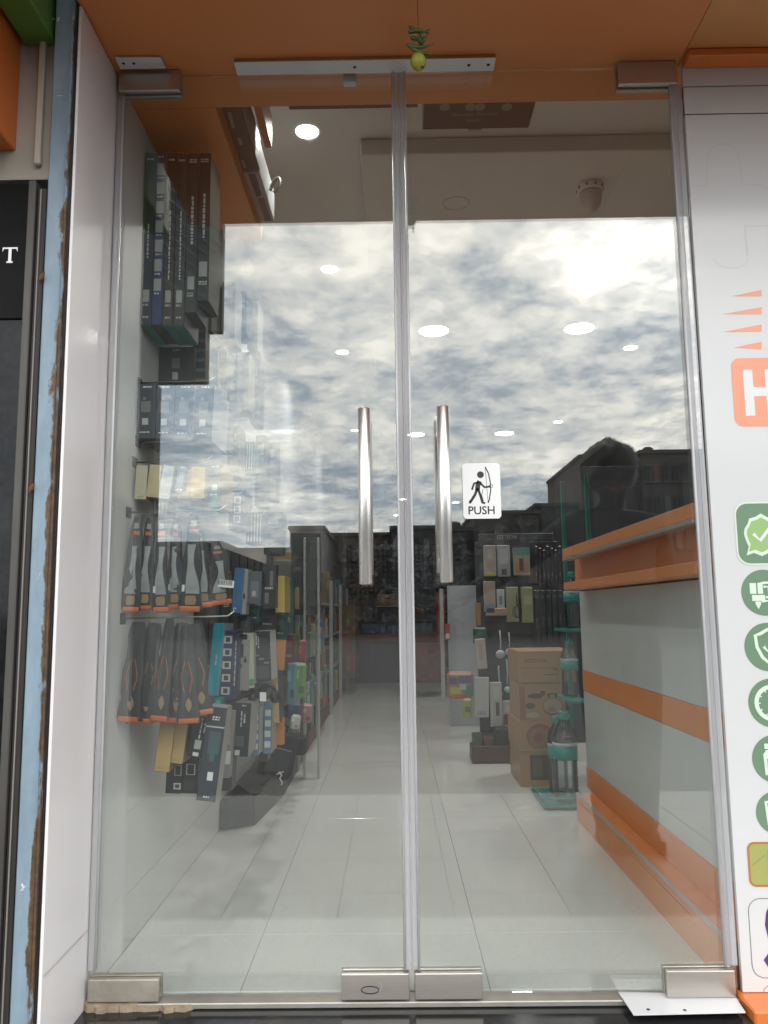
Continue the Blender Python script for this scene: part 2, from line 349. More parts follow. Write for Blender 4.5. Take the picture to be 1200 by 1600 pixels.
# ================================================================ NEIGHBOURING SHOP FRONT (left edge)
NY = -0.25
def rust_mat():
    m = bpy.data.materials.new('blue_paint_rust'); m.use_nodes = True; t = m.node_tree; n = t.nodes.new; l = t.links.new; b = t.nodes['Principled BSDF']
    tcn = n('ShaderNodeTexCoord'); sx = n('ShaderNodeSeparateXYZ'); l(tcn.outputs['Object'], sx.inputs[0])
    mp = n('ShaderNodeMapping'); mp.inputs['Scale'].default_value = (1, 1, .35); l(tcn.outputs['Object'], mp.inputs[0])
    n1 = n('ShaderNodeTexNoise'); n1.inputs['Scale'].default_value = 9; n1.inputs['Detail'].default_value = 10; n1.inputs['Roughness'].default_value = .7; l(mp.outputs[0], n1.inputs['Vector'])
    n2 = n('ShaderNodeTexNoise'); n2.inputs['Scale'].default_value = 26; n2.inputs['Detail'].default_value = 9; n2.inputs['Roughness'].default_value = .75; l(tcn.outputs['Object'], n2.inputs['Vector'])
    a = n('ShaderNodeMath'); a.operation = 'MULTIPLY_ADD'; l(n1.outputs[0], a.inputs[0]); a.inputs[1].default_value = .13; l(sx.outputs[0], a.inputs[2])
    r = n('ShaderNodeMapRange'); r.inputs[1].default_value = .098; r.inputs[2].default_value = .1025; l(a.outputs[0], r.inputs[0])
    r2_ = n('ShaderNodeMapRange'); r2_.inputs[1].default_value = .63; r2_.inputs[2].default_value = .64; l(n2.outputs[0], r2_.inputs[0])
    cr_ = n('ShaderNodeValToRGB'); l(n2.outputs[0], cr_.inputs[0]); cr_.color_ramp.elements[0].position = .35; cr_.color_ramp.elements[0].color = (.035, .022, .014, 1); cr_.color_ramp.elements[1].position = .65; cr_.color_ramp.elements[1].color = (.15, .085, .042, 1)
    bl = n('ShaderNodeValToRGB'); l(n1.outputs[0], bl.inputs[0]); bl.color_ramp.elements[0].position = .3; bl.color_ramp.elements[0].color = (.15, .21, .27, 1); bl.color_ramp.elements[1].position = .7; bl.color_ramp.elements[1].color = (.27, .36, .43, 1)
    m1 = n('ShaderNodeMix'); m1.data_type = 'RGBA'; l(r2_.outputs[0], m1.inputs[0]); l(bl.outputs[0], m1.inputs[6]); m1.inputs[7].default_value = (.68, .69, .68, 1)
    m2 = n('ShaderNodeMix'); m2.data_type = 'RGBA'; l(r.outputs[0], m2.inputs[0]); l(m1.outputs[2], m2.inputs[6]); l(cr_.outputs[0], m2.inputs[7]); l(m2.outputs[2], b.inputs['Base Color'])
    b.inputs['Roughness'].default_value = .55
    bp = n('ShaderNodeBump'); bp.inputs['Strength'].default_value = .35; bp.inputs['Distance'].default_value = .002; l(m2.outputs[2], bp.inputs['Height']); l(bp.outputs[0], b.inputs['Normal'])
    return m
px0 = at(69, 400, y=NY - .003).x; px1 = at(99.5, 400, y=NY - .003).x
pw = px1 - px0
pb = B(); pb.box(0, pw, 0, 0.05, -0.15, 2.75, bev=0.003)
for k in range(3): pb.box(pw * .84, pw * .90, -0.003, 0.0, -0.15 + k * .95, .78 + k * .95, bev=.001)
tag(pb.make('painted_post', rust_mat(), loc=(px0, NY - .003, 0)), 'pale blue painted iron post with rust eating its edge', 'post')
cl = at(30, 180, y=NY + .03).x
wb = B(); wb.box(cl - .6, px0 - .001, NY + .03, NY + .12, 1.90, 3.2)
tag(wb.make('neighbour_wall', mat('cream_render', (0.40, 0.36, 0.31), 0.8, var=0.10, vscale=5, bump=.15, bscale=50)), 'cream rendered wall strip beside the orange and green sign boxes', 'wall')
tb = B(); a0, a1 = at(56, 200, y=NY + .02).x, at(66, 200, y=NY + .02).x
o = tb.box(a0, a1, NY + .014, NY + .03, 1.93, 3.2, bev=.003).make('wall_trim', mat('cream_trim', (0.52, 0.47, 0.40), 0.6)); o.parent = [x for x in col.objects if x.name == 'neighbour_wall'][0]
# black framed glazing of the neighbour
gx = at(43, 400, y=NY).x; fx = at(55, 400, y=NY).x
zt = at(20, 286, y=NY).z; zs = at(20, 498, y=NY).z
sg = tag(B().box(gx - .5, gx - .001, NY, NY + .02, zs, zt, bev=.002).make('black_signboard', mat('black_acrylic', (0.006, 0.006, 0.006), 0.5, spec=.10, var=.2, vscale=30)), 'black signboard ending in white serif letters IT', 'sign')
def serif_T(name, cx, zb, h, par, y):
    b = B(); wd = h * .92; st = h * .19; th = h * .10
    z1 = zb + h
    b.poly([(cx - st / 2, y, zb), (cx + st / 2, y, zb), (cx + st / 2, y, z1 - th * .5), (cx - st / 2, y, z1 - th * .5)])
    b.poly([(cx - wd / 2, y - .0002, z1 - th), (cx + wd / 2, y - .0002, z1 - th), (cx + wd / 2, y - .0002, z1), (cx - wd / 2, y - .0002, z1)])
    b.poly([(cx - wd / 2, y - .0004, z1 - th * 3), (cx - wd / 2 + th * .8, y - .0004, z1 - th), (cx - wd / 2, y - .0004, z1)])
    b.poly([(cx + wd / 2 - th * .8, y - .0004, z1 - th), (cx + wd / 2, y - .0004, z1 - th * 3), (cx + wd / 2, y - .0004, z1)])
    b.poly([(cx - st, y - .0003, zb), (cx + st, y - .0003, zb), (cx + st, y - .0003, zb + th), (cx - st, y - .0003, zb + th)])
    return b.make(name, M_sticker, par)
q = at(15, 411, y=NY - .001); h_ = at(15, 387, y=NY).z - q.z
serif_T('letter_t', q.x, q.z, h_, sg, NY - .0015)
b = B(); cx = q.x - h_ * 1.0; st = h_ * .19
for z0, z1, ww in ((0, h_ * .1, st * 2), (h_ * .08, h_ * .92, st), (h_ * .9, h_, st * 2)): b.poly([(cx - ww / 2, NY - .0015 - ww * .001, q.z + z0), (cx + ww / 2, NY - .0015 - ww * .001, q.z + z0), (cx + ww / 2, NY - .0015 - ww * .001, q.z + z1), (cx - ww / 2, NY - .0015 - ww * .001, q.z + z1)])
b.make('letter_i', M_sticker, sg)
M_dglass = mat('dark_glass', (0.010, 0.011, 0.013), 0.10, spec=.22, var=.6, vscale=60)
win = tag(B().box(gx - .5, gx - .001, NY + .004, NY + .02, -.15, zs - .002).make('dark_window', M_dglass), 'dark glass shopfront pane below the black signboard', 'window')
fr = empty('window_frame', (gx, NY, -.15))
tag(fr, 'black metal window frame with worn silver edge beside the blue post', 'frame')
B().box(0, fx - gx - .001, -.012, .02, 0, zt + .15, bev=.002).make('edge_bead', mat('worn_aluminium', (0.075, 0.07, 0.065), 0.5, .3, var=.4, vscale=9, stretch=(1, 1, .3)), fr)
B().box(fx - gx, px0 - gx - .002, -.004, .02, 0, zt + .135, bev=.003).make('frame_bar', mat('chipped_black_metal', (0.020, 0.017, 0.015), 0.55, var=.5, vscale=14, stretch=(1, 1, .25), bump=.3, bscale=30), fr)
B().box((fx - gx) + .008, (fx - gx) + .0105, -.0065, -.0035, 0, zt + .13).make('frame_groove', mat('worn_line', (0.22, 0.20, 0.18), 0.5), fr)
M_leaf = mat('dead_leaf', (0.13, 0.055, 0.02), .9)
for (lx, ly, lb) in ((48, 762, 'small curled brown leaf stuck low on the black frame'), (64, 432, 'tiny brown leaf scrap stuck high on the black frame')):
    p = at(lx, ly, y=NY - .012); b = B()
    b.grid(lambda u, v: (math.sin(v * math.pi) * (u - .5) * .010 + .004 * v, -.004 * math.sin(u * 3), (v - .5) * .026), 4, 6); tag(b.make('dead_leaf', M_leaf, loc=p, rot=(.1, .3, .3)), lb, 'leaf')
# projecting sign boxes
def sign_box(name, lab, xr, xl, zb, ht, dep, m, rivets=False):
    r = empty(name, (xr, NY + .03, zb)); tag(r, lab, 'sign box')
    B().box(xl - xr, 0, -dep, 0, 0, ht, bev=.003).make('box_shell', m, r)
    if rivets:
        b = B()
        for k in range(9):
            for j in range(2):
                b.lathe([(.0035, 0), (.003, .003), (.001, .0042)], n=8)
                bmesh.ops.rotate(b.bm, verts=b.bm.verts[-24:], cent=(0, 0, 0), matrix=Matrix.Rotation(R(90), 3, 'Y'))
                bmesh.ops.translate(b.bm, verts=b.bm.verts[-24:], vec=(0.0, -.03 - k * .042 + j * .016, .045 + k * .017 + j * .010))
        b.make('rivets', mat('rivet_green', (.20, .33, .12), .35, .4), r)['kind'] = 'stuff'
    return r
q = at(90, 72, y=NY + .03); q0 = at(41, 70, y=NY + .03)
sign_box('green_sign_box', 'projecting green sign box with rivets on its side', q.x, q0.x - .002, q.z, .5, .5, mat('green_sign_paint', (0.10, 0.24, 0.045), .4), True)
q = at(25, 236, y=NY + .03)
sign_box('orange_sign_box', 'projecting orange sign box hanging lower than the green one', q.x, q.x - .3, q.z, .7, .45, mat('orange_sign_paint', (0.62, 0.155, 0.03), .4))

# ================================================================ GLASS DOORS
def door(x0, x1, hinge, lab):
    """one frameless leaf standing in the plane y = 0; hinge is -1 for left hung, +1 for right hung"""
    d = empty('glass_door', (x0 if hinge < 0 else x1, 0, 0)); tag(d, lab, 'glass door', 'pair of frameless glass entrance doors')
    ox = d.location.x
    def part(b, name, m, par=d): o = b.make(name, m, par); o.location.x -= ox; return o
    part(B().box(x0, x1, -.005, .005, .012, H - .006), 'glass_pane', M_glass)
    return d, part, ox
def fitting(part, name, x0, x1, z0, z1, m, ydep=(-.019, .019)):
    b = B(); b.box(x0, x1, ydep[0], -.0052, z0, z1, bev=.0025, seg=2); b.box(x0, x1, .0052, ydep[1], z0, z1, bev=.0025, seg=2)
    return part(b, name, m)
SEAM_L, SEAM_R = 0.0235, 0.0505
d1, part1, ox1 = door(XL + .002, SEAM_L, -1, 'left glass door leaf with lock plate and dusty streaks')
d2, part2, ox2 = door(SEAM_R, XR - .002, 1, 'right glass door leaf with white PUSH sticker')
def fx(a, b, y=-.019): p = at(*a, y=y); q = at(*b, y=y); return p.x, q.x, q.z, p.z
x0, x1, z0, z1 = fx((186, 110), (280, 141)); fitting(part1, 'top_patch_fitting', x0, x1, z0, H + .001, M_steel)
x0, x1, z0, z1 = fx((137, 1531), (247, 1571)); fitting(part1, 'bottom_patch_fitting', x0, x1, .003, z1, M_steel_dirty)
x0, x1, z0, z1 = fx((533, 1522), (640, 1562)); lk = fitting(part1, 'lock_plate', x0, x1, .003, z1, M_steel)
# key slot on the lock plate
kz = (z1 + .003) / 2 - .006; kx = (x0 + x1) / 2 - .012
b = B(); stroke2(b, [(kx + .016 * math.cos(a) * 1.25, kz + .008 * math.sin(a)) for a in [k * math.pi / 9 for k in range(18)]], .0022, -.0194, True); b.make('key_slot', M_ink, lk)
b = B(); stroke2(b, [(kx + .020 + .006 * math.cos(a), kz + .007 + .009 * math.sin(a)) for a in [-1.6 + k * .32 for k in range(10)]], .0022, -.0196); b.make('key_guard', M_polish, lk)
x0, x1, z0, z1 = fx((966, 100), (1058, 130)); fitting(part2, 'top_patch_fitting', x0, x1, z0, H + .001, M_steel)
x0, x1, z0, z1 = fx((1041, 1517), (1151, 1558)); fitting(part2, 'bottom_patch_fitting', x0, x1, .003, z1, M_steel)
x0, x1, z0, z1 = fx((648, 1521), (755, 1561)); fitting(part2, 'lower_patch_fitting', x0, x1, .003, z1, M_steel)
# seal strips (clear PVC channels on the vertical edges)
def seal(part, xa, xb, lipside, par_z=(.062, H - .010)):
    b = B(); b.box(xa, xb, -.008, .008, *par_z, bev=.003, seg=2); o = part(b, 'seal_strip', M_seal)
    b = B(); xm = xa if lipside < 0 else xb
    b.tube([(xm, -.0085, par_z[0]), (xm, -.0085, par_z[1])], .0032, 8); part(b, 'seal_lip', M_seal_light)
seal(part1, .0195, .0350, -1); seal(part2, .0375, .0520, 1)
b = B(); b.box(.0357, .0383, -.004, .004, .065, H - .012); part2(b, 'seal_core', M_seal_dark)
seal(part1, XL - .001, XL + .017, 1, (.066, H - .066)); seal(part2, XR - .027, XR - .012, -1, (.066, H - .060))
b = B(); b.box(XR - .0118, XR + .004, -.003, .009, .064, H - .058, bev=.002); part2(b, 'hinge_seal', M_seal_dark)
# pull handles: a bar outside and a bar inside on two standoffs
def pull(part, pxa, pya, pxb, pyb, in_dx):
    yb = -.072; p = at(pxa, pya, y=yb); q = at(pxb, pyb, y=yb); x = (p.x + q.x) / 2; z1 = p.z; z0 = q.z; r = .0158
    b = B(); b.tube([(x, yb, z0), (x, yb, z0 + .002), (x, yb, z1 - .002), (x, yb, z1)], [r - .002, r, r, r - .002], 24); h = part(b, 'pull_handle', M_polish)
    b = B(); b.tube([(x, -yb, z0 + .03), (x, -yb, z1 + .01)], r, 20); part(b, 'inner_handle', M_polish)
    for z in (z0 + .055, z1 - .055):
        b = B(); b.tube([(x, yb + .012, z), (x, -.005, z)], .0085, 14); b.tube([(x, -.010, z), (x, -.005, z)], .0145, 14); b.tube([(x, .005, z), (x, -yb - .012, z)], .0085, 14); part(b, 'handle_standoff', M_polish)
pull(part1, 568.5, 638, 572, 913, -.02); pull(part2, 693.5, 635, 696, 910, -.02)
# PUSH sticker
ys = -.0058
A = wpt(722, 724, ys); C = wpt(783.5, 810, ys)
st = part2(B().poly([(p[0], ys, p[1]) for p in rrect(A[0], C[0], C[1], A[1], .009)]), 'push_sticker', M_sticker)
ys2 = -.0062
def zp(zx, zy): return wpt(400 + zx / 3.0, 400 + zy / 3.0, ys2)
b = B(); c = zp(1052, 1025); rr_ = (zp(1068, 1025)[0] - c[0]); b.poly([(p[0], ys2, p[1]) for p in circ(c[0], c[1], rr_)])
for pts, wd in (([(1048, 1055), (1040, 1075), (1038, 1098)], .0120), ([(1038, 1090), (1026, 1120), (1006, 1152)], .0066), ([(1040, 1090), (1052, 1122), (1062, 1156), (1074, 1158)], .0062),
                ([(1006, 1146), (1002, 1160)], .0058), ([(1046, 1060), (1022, 1066), (1012, 1096)], .0050), ([(1050, 1064), (1072, 1084), (1098, 1080)], .0050),
                ([(1074, 988), (1090, 1020), (1098, 1060), (1100, 1100), (1094, 1140), (1088, 1158)], .0028), ([(1074, 988), (1088, 1158)], .0010), ([(1064, 1092), (1058, 1120), (1066, 1148)], .0014)):
    stroke2(b, [zp(*p) for p in pts], wd, ys2)
stroke2(b, [(zp(1102, 1078)[0] + .004 * math.cos(k * .7), zp(1102, 1078)[1] + .004 * math.sin(k * .7)) for k in range(9)], .0012, ys2 - .0002, True)
o = b.make('push_figure', M_ink, st)
q = wpt(752.5, 798, ys2); text_mesh('push_text', 'PUSH', .0285, M_ink, st, (q[0] - ox2 - st.location.x - ox2 * 0, ys2, q[1]), bold=.0004)
st.children[-1].location.x = q[0]
# header board, plastic plates, door stop
b = B(); zh = H - .0105
p = at(371, 118, z=zh); q = at(371, 98, z=zh); yl = p.y; yr = q.y; xa = p.x; xb = at(771, 112, z=zh).x
b.box(xa, xb, yr, yl, zh, zh + .003, bev=.0006); hb = tag(b.make('header_board', M_plate), 'long white board with raw wooden edge screwed under the orange soffit', 'board')
B().box(xa + .001, xb - .001, yr + .0015, yl, zh + .0031, zh + .0128).make('wooden_edge', M_wood, hb)
b = B()
for u in (.46, .975, .90): b.lathe([(.0045, 0), (.004, -.0015), (.001, -.002)], (xa + (xb - xa) * u, (yl + yr) / 2, zh - .0001), 10)
b.make('screw_heads', M_ink, hb)['kind'] = 'stuff'
def plate(name, pts, z, lab, screws, dz=.003):
    P = [at(*p, z=z) for p in pts]; b = B(); b.prism([(p.x, p.y, z) for p in P], (0, 0, dz)); o = tag(b.make(name, M_plate), lab, 'plate')
    b = B()
    b.bm.free()
    for s in screws: p = at(*s, z=z); B().lathe([(.004, -.0012), (.004, dz + .0008)], (p.x, p.y, z), 10).make('screw', M_ink, o)
    return o
plate('plastic_plate', [(180, 90), (251, 90), (259, 107), (188, 108)], H - .0035, 'small white plastic plate with two screws above the top left hinge', [(193, 99), (209, 99)])
pl = plate('sill_plate', [(966, 1551), (1147, 1555), (1165, 1583), (990, 1587)], .0006, 'white plastic plate lying under the bottom right hinge', [(1013, 1579), (1070, 1580)], .002)
p = at(547, 129, y=.03); o = B().box(p.x - .018, p.x + .018, .015, .035, p.z - .011, H + .001, bev=.004, seg=2).make('door_stop', M_plate); tag(o, 'small white door stop block under the orange lintel', 'door stop')

# ================================================================ RIGHT PRINTED PANEL
PY = -.012
M_vinyl = mat('printed_vinyl', (0.66, 0.665, 0.675), 0.14, var=0.012, vscale=3, bump=0.02, bscale=500)
def add_transparency(m, f):
    t = m.node_tree; o = [n for n in t.nodes if n.type == 'OUTPUT_MATERIAL'][0]; bs = t.nodes['Principled BSDF']; tr = t.nodes.new('ShaderNodeBsdfTransparent'); mxs = t.nodes.new('ShaderNodeMixShader')
    mxs.inputs[0].default_value = f; t.links.new(bs.outputs[0], mxs.inputs[1]); t.links.new(tr.outputs[0], mxs.inputs[2]); t.links.new(mxs.outputs[0], o.inputs[0])
add_transparency(M_vinyl, .05)
x0 = XR + .007
seam1 = wpt(1100, 135, PY)[1]; seam2 = wpt(1100, 178, PY)[1]
pn = tag(B().box(x0, 2.35, PY, PY + .012, .012, seam2 - .0025).make('printed_panel', M_vinyl), 'tall white glass panel printed with green round icons and orange emblem', 'panel')
B().box(x0, 2.35, PY, PY + .012, seam2 + .001, seam1 - .002).make('panel_strip', M_vinyl, pn)
B().box(x0, 2.35, PY - .001, PY + .012, seam1 + .001, H - .001).make('panel_strip', M_vinyl, pn)
B().box(x0, 2.35, PY + .004, PY + .010, seam2 - .004, seam1 + .004).make('panel_joint', M_ink, pn)
p = at(1072, 84, z=H - .004)
tag(B().box(x0, 2.35, -.062, PY - .002, H - .020, H + .001, bev=.002).make('orange_ledge', M_orange_bright), 'bright orange ledge above the white printed panel', 'ledge')
tag(B().box(x0 - .012, 2.35, -.095, PY + .02, -.128, .010, bev=.004).make('orange_plinth', M_orange_bright), 'glossy orange plinth under the white printed panel', 'plinth')
V = lambda n, c: mat(n, c, .22, var=.01)
G1, G2, G3 = V('print_green', (.155, .255, .165)), V('print_light_green', (.30, .48, .19)), V('print_pale', (.66, .76, .65))
O1, OL = V('print_orange', (.80, .31, .185)), V('print_white', (.72, .725, .73))
Y1, PU, GR = V('print_olive', (.36, .37, .12)), V('print_purple', (.085, .035, .15)), V('print_grey_line', (.20, .20, .22))
GP = V('print_faint', (.52, .52, .53))
pl1, pl2, pl3, pl4 = PY - .0006, PY - .0011, PY - .0016, PY - .0021
W = lambda px, py: wpt(px, py, PY)
def pp(name, pts, y, m): return B().poly([(p[0], y, p[1]) for p in pts]).make(name, m, pn)
def ps(name, pts, wd, y, m, closed=False): b = B(); stroke2(b, pts, wd, y, closed); return b.make(name, m, pn)
for (xa, ya), (xb, yb), (xc, yc) in (((1190, 453), (1190, 463), (1142, 463)), ((1190, 480), (1190, 491), (1128, 491)), ((1190, 507), (1190, 518), (1129, 519)), ((1190, 534), (1190, 546), (1146, 543))):
    pp('ray_mark', [W(xa, ya), W(xb, yb), W(xc, yc)], pl1, O1)
a, c = W(1141, 560), W(1141, 667); hx = a[0]; pp('emblem_tile', rrect(hx, hx + (a[1] - c[1]) * 1.0, c[1], a[1], .022), pl1, O1)
a = W(1160, 578); c = W(1160, 650); ht = a[1] - c[1]; x = a[0]
for (u0, u1, v0, v1) in ((0, .20, 0, 1), (.46, .66, 0, 1), (.2, .46, .42, .62)):
    pp('emblem_letter', [(x + u0 * ht, c[1] + v0 * ht), (x + u1 * ht, c[1] + v0 * ht), (x + u1 * ht, c[1] + v1 * ht), (x + u0 * ht, c[1] + v1 * ht)], pl2 - u0 * .0001, OL)
a, c = W(1147, 786), W(1153, 882); rr0 = rrect(a[0], a[0] + (a[1] - c[1]) * 1.05, c[1], a[1], .03)
pp('badge_tile', rr0, pl1, G1); ps('badge_edge', rr0, .004, pl2, G3, True)
def zq(zx, zy): return W(1040 + zx / 5.0, 640 + zy / 5.0)
bd = [(740, 812), (700, 838), (650, 852), (640, 890), (615, 930), (610, 970), (622, 1010), (636, 1045), (648, 1070), (632, 1140), (690, 1120), (752, 1145), (800, 1122), (850, 1090), (880, 1020), (880, 930), (840, 870), (790, 840)]
pp('badge_seal', [zq(*p) for p in bd], pl2, G3)
cxz = (745, 975); pp('badge_core', [zq(cxz[0] + (p[0] - cxz[0]) * .84, cxz[1] + (p[1] - cxz[1]) * .82) for p in bd], pl3, G2)
ps('badge_tick', [zq(682, 970), zq(737, 1022), zq(830, 900)], .0085, pl4, OL)
icons = ((1158, 890, 962, 'van'), (1163, 973, 1049, 'shield'), (1169, 1060, 1137, 'clock'), (1175, 1148, 1224, 'bottle'), (1181, 1236, 1304, 'phone'))
for (l_, t_, b_, kind) in icons:
    tp, bt = W(l_ + 38, t_), W(l_ + 38, b_); rad = (tp[1] - bt[1]) / 2; lx = W(l_, (t_ + b_) / 2)[0]; cx, cz = lx + rad * 1.0, (tp[1] + bt[1]) / 2
    pp('icon_disc', circ(cx, cz, rad, 40), pl1, G1)
    s = rad
    Q = lambda pts: [(cx + u * s, cz + v * s) for u, v in pts]
    if kind == 'van':
        pp('icon_van', Q([(-.62, -.05), (-.62, .42), (-.34, .42), (-.34, -.05)]), pl2, G3); pp('icon_van', Q([(-.28, -.05), (-.28, .42), (-.05, .46), (-.05, -.05)]), pl2, G3)
        ps('icon_van', Q([(-.05, .42), (.62, .46), (.62, -.2), (.05, -.2)]), .006, pl2, G3); ps('icon_van', Q([(-.02, .25), (.2, .25), (.2, -.35), (-.15, -.38)]), .006, pl3, G3)
        pp('icon_van', Q([(-.55, -.10), (.02, -.10), (.02, -.36), (-.55, -.36)]), pl2, G3); pp('icon_pin', Q([(-.42, -.38), (-.18, -.38), (-.18, -.5), (-.3, -.72), (-.42, -.5)]), pl3, G3)
    if kind == 'shield':
        sh = [(0, .72), (-.3, .55), (-.52, .48), (-.48, 0), (-.28, -.42), (0, -.68), (.28, -.42), (.48, 0), (.52, .48), (.3, .55)]
        ps('icon_shield', Q(sh), .008, pl2, G3, True); ps('icon_tick', Q([(-.2, .02), (-.02, -.2), (.26, .24)]), .008, pl2, G3)
    if kind == 'clock':
        ps('icon_clock', Q(circ(0, 0, .66, 30)), .010, pl2, G3, True); ps('icon_hand', Q([(-.02, .5), (-.02, 0), (.3, -.1)]), .006, pl2, G3)
        for k in range(12): a = k * math.pi / 6; ps('icon_tick', Q([(.5 * math.cos(a), .5 * math.sin(a)), (.58 * math.cos(a), .58 * math.sin(a))]), .003, pl3, G3)
    if kind == 'bottle':
        pp('icon_bottle', Q([(-.45, .42), (-.45, .64), (.45, .64), (.45, .42)]), pl2, G3); pp('icon_bottle', Q([(-.38, .38), (-.52, .2), (-.48, -.66), (.48, -.66), (.52, .2), (.38, .38)]), pl2, G3); pp('icon_label', Q([(-.36, .02), (.5, .02), (.5, -.38), (-.36, -.38)]), pl3, G1)
    if kind == 'phone': ps('icon_phone', Q([(-.5, .5), (-.42, -.5), (.4, -.55), (.4, .55)]), .008, pl2, G3, True)
a, c = W(1168, 1317), W(1172, 1384); rr1 = rrect(a[0], a[0] + .16, c[1], a[1], .014); pp('notice_tile', rr1, pl1, Y1); ps('notice_edge', rr1, .0045, pl2, V('print_orange_line', (.48, .16, .05)), True)
a2 = W(1197, 1326); c2 = W(1199, 1378); pp('notice_figure', [(a2[0], c2[1]), (a2[0] + .05, c2[1]), (a2[0] + .05, a2[1]), (a2[0] + .004, a2[1])], pl3, GR); ps('notice_line', [W(1175, 1352), W(1195, 1336)], .001, pl2, GR)
a, c = W(1168, 1404), W(1174, 1528); rr2 = rrect(a[0], a[0] + .2, c[1], a[1], .028); ps('card_outline', rr2, .0018, pl1, GR, True)
pp('card_figure', [W(1206, 1405), W(1197, 1425), W(1195, 1445), W(1200, 1465), W(1208, 1478), W(1193, 1500), W(1206, 1520), W(1235, 1520), W(1235, 1405)], pl1, PU)
ps('card_outline', [W(1192, 1556), W(1194, 1545), W(1200, 1540), W(1230, 1538)], .0018, pl1, GR)
def zo(zx, zy): return W(800 + zx / 3.0, zy / 3.0)
for line in ([(838, 872), (912, 870), (914, 760), (920, 720), (940, 690), (970, 677), (1010, 676), (1040, 692), (1060, 725), (1068, 780), (1080, 864), (1140, 864), (1180, 872), (1210, 890)], [(838, 905), (832, 960), (832, 1020)], [(1200, 1058), (1090, 1060), (1100, 1160), (1105, 1200)]):
    ps('outline_mark', [zo(*p) for p in line], .0013, pl1, GP)
ps('outline_mark', [(W(1143, 405)[0] + .042 * math.cos(a), W(1143, 405)[1] + .024 * math.sin(a)) for a in [math.pi + k * math.pi / 14 for k in range(15)]], .0013, pl1, GP)

# ================================================================ LEMON AND CHILLI CHARM
ly = -.35
lp = at(653.5, 97, y=ly)
ch = empty('lemon_chilli_charm', (lp.x, ly, H + .003)); tag(ch, 'hanging charm of a green lemon and chillies on thread', 'charm')
dz = lp.z - (H + .003)
b = B(); b.tube([(0, 0, 0), (.001, 0, dz * .5), (0, 0, dz - .01)], .0007, 6); b.make('thread', mat('thread_brown', (.10, .06, .04), .8), ch)
M_lem = mat('lemon_skin', (0.33, 0.32, 0.035), 0.45, var=.2, vscale=25, bump=.25, bscale=260)
b = B(); b.lathe([(.001, -.0195), (.006, -.0185), (.013, -.013), (.0172, -.004), (.0175, .004), (.013, .0135), (.006, .0182), (.001, .0190)], (0, 0, dz), 24); b.make('lemon', M_lem, ch)
p = at(660, 104, y=ly - .017); b = B(); b.lathe([(.0045, -.0006), (.004, .0012), (.001, .0016)], n=10); b.make('lemon_spot', mat('lemon_blotch', (.05, .035, .015), .7), ch, loc=(p.x - lp.x, -.0135, p.z - H - .003 + .001), rot=(R(70), R(20), 0))
M_chi = mat('chilli_skin', (0.055, 0.105, 0.022), 0.25, var=.3, vscale=40)
for (xa, ya, xb, yb, bend) in ((639, 41, 673, 45, 7), (638, 51, 672, 53, -4), (641, 58, 668, 54, 5), (655, 70, 668, 51, 3), (635, 70, 678, 68, 5), (642, 75, 677, 84, 3), (656, 66, 657, 52, 2)):
    pts, rs = [], []
    for k in range(9):
        t = k / 8; q = at(xa + (xb - xa) * t, ya + (yb - ya) * t + bend * math.sin(math.pi * t), y=ly + .004 * math.sin(t * 5 + xa)); pts.append((q.x - lp.x, q.y - ly, q.z - H - .003)); rs.append(.0048 * (1 - .88 * t ** 2.2) if t > .05 else .0022)
    b = B(); b.tube(pts, rs, 8); b.make('chilli', M_chi, ch)

# ================================================================ INTERIOR: display partition on the right
pt = empty('display_partition', (.85, .02, 0)); tag(pt, 'low orange and white laminate display partition with counter ledge inside the door', 'partition')
def pb(name, x0, x1, y0, y1, z0, z1, m, bev=.0015): return B().box(x0 - .85, x1 - .85, y0 - .02, y1 - .02, z0, z1, bev=bev).make(name, m, pt)
PE = 1.62
pb('plinth', .772, 1.1, .03, 1.505, .0, .106, M_orange); pb('plinth_edge', .7695, .785, .03, 1.506, .1065, .112, mat('silver_trim', (.6, .58, .55), .3, .6))
pb('skirting', .846, 1.1, .03, PE, .1065, .197, M_orange)
M_pw = mat('white_panel_board', (.60, .61, .60), .22, var=.02)
pb('lower_panel', .85, 1.1, .03, PE, .198, .524, M_pw); pb('orange_stripe', .8485, 1.1, .03, PE, .525, .612, M_orange); pb('upper_panel', .85, 1.1, .03, PE, .613, .962, M_pw)
pb('lower_ledge', .762, 1.1, .03, 1.535, .968, 1.000, M_orange); pb('niche_back', .835, 1.1, .03, PE, 1.001, 1.108, M_orange); pb('ledge_bead', .7605, .80, .03, 1.536, 1.0965, 1.1085, mat('aluminium_bead', (.40, .37, .34), .4, .5)); pb('top_ledge', .762, 1.1, .03, 1.535, 1.109, 1.148, M_orange)

# ================================================================ INTERIOR: downlights
def downlight(px, py, zc, diam, lab, grp, pw):
    p = at(px, py, z=zc); r = diam / 2
    d = empty('ceiling_downlight', (p.x, p.y, zc)); tag(d, lab, 'ceiling light', grp)
    b = B(); n = 28
    def rim(u, v): a = 2 * math.pi * u; rr = r * (1.0 + .16 * v); return (rr * math.cos(a), rr * math.sin(a), -.003 * math.sin(math.pi * v) - .001)
    b.grid(rim, n, 4); b.make('rim', M_plate, d)
    b = B(); b.lathe([(r, -.0006), (r, -.003), (r * .8, -.0038)], n=28, smooth=False); b.make('diffuser', mat('lit_diffuser', (1, .98, .95), .5, var=0, emit=14), d)
    ld = bpy.data.lights.new('lamp_light', 'AREA'); ld.shape = 'DISK'; ld.size = diam * .9; ld.energy = pw; ld.color = (1, .97, .93); ld.spread = R(125)
    lo = bpy.data.objects.new('lamp_light', ld); col.objects.link(lo); lo.parent = d; lo.location = (0, 0, -.006)
GS, GB = 'small round downlights in the ceiling', 'large round downlights in the dropped ceiling'
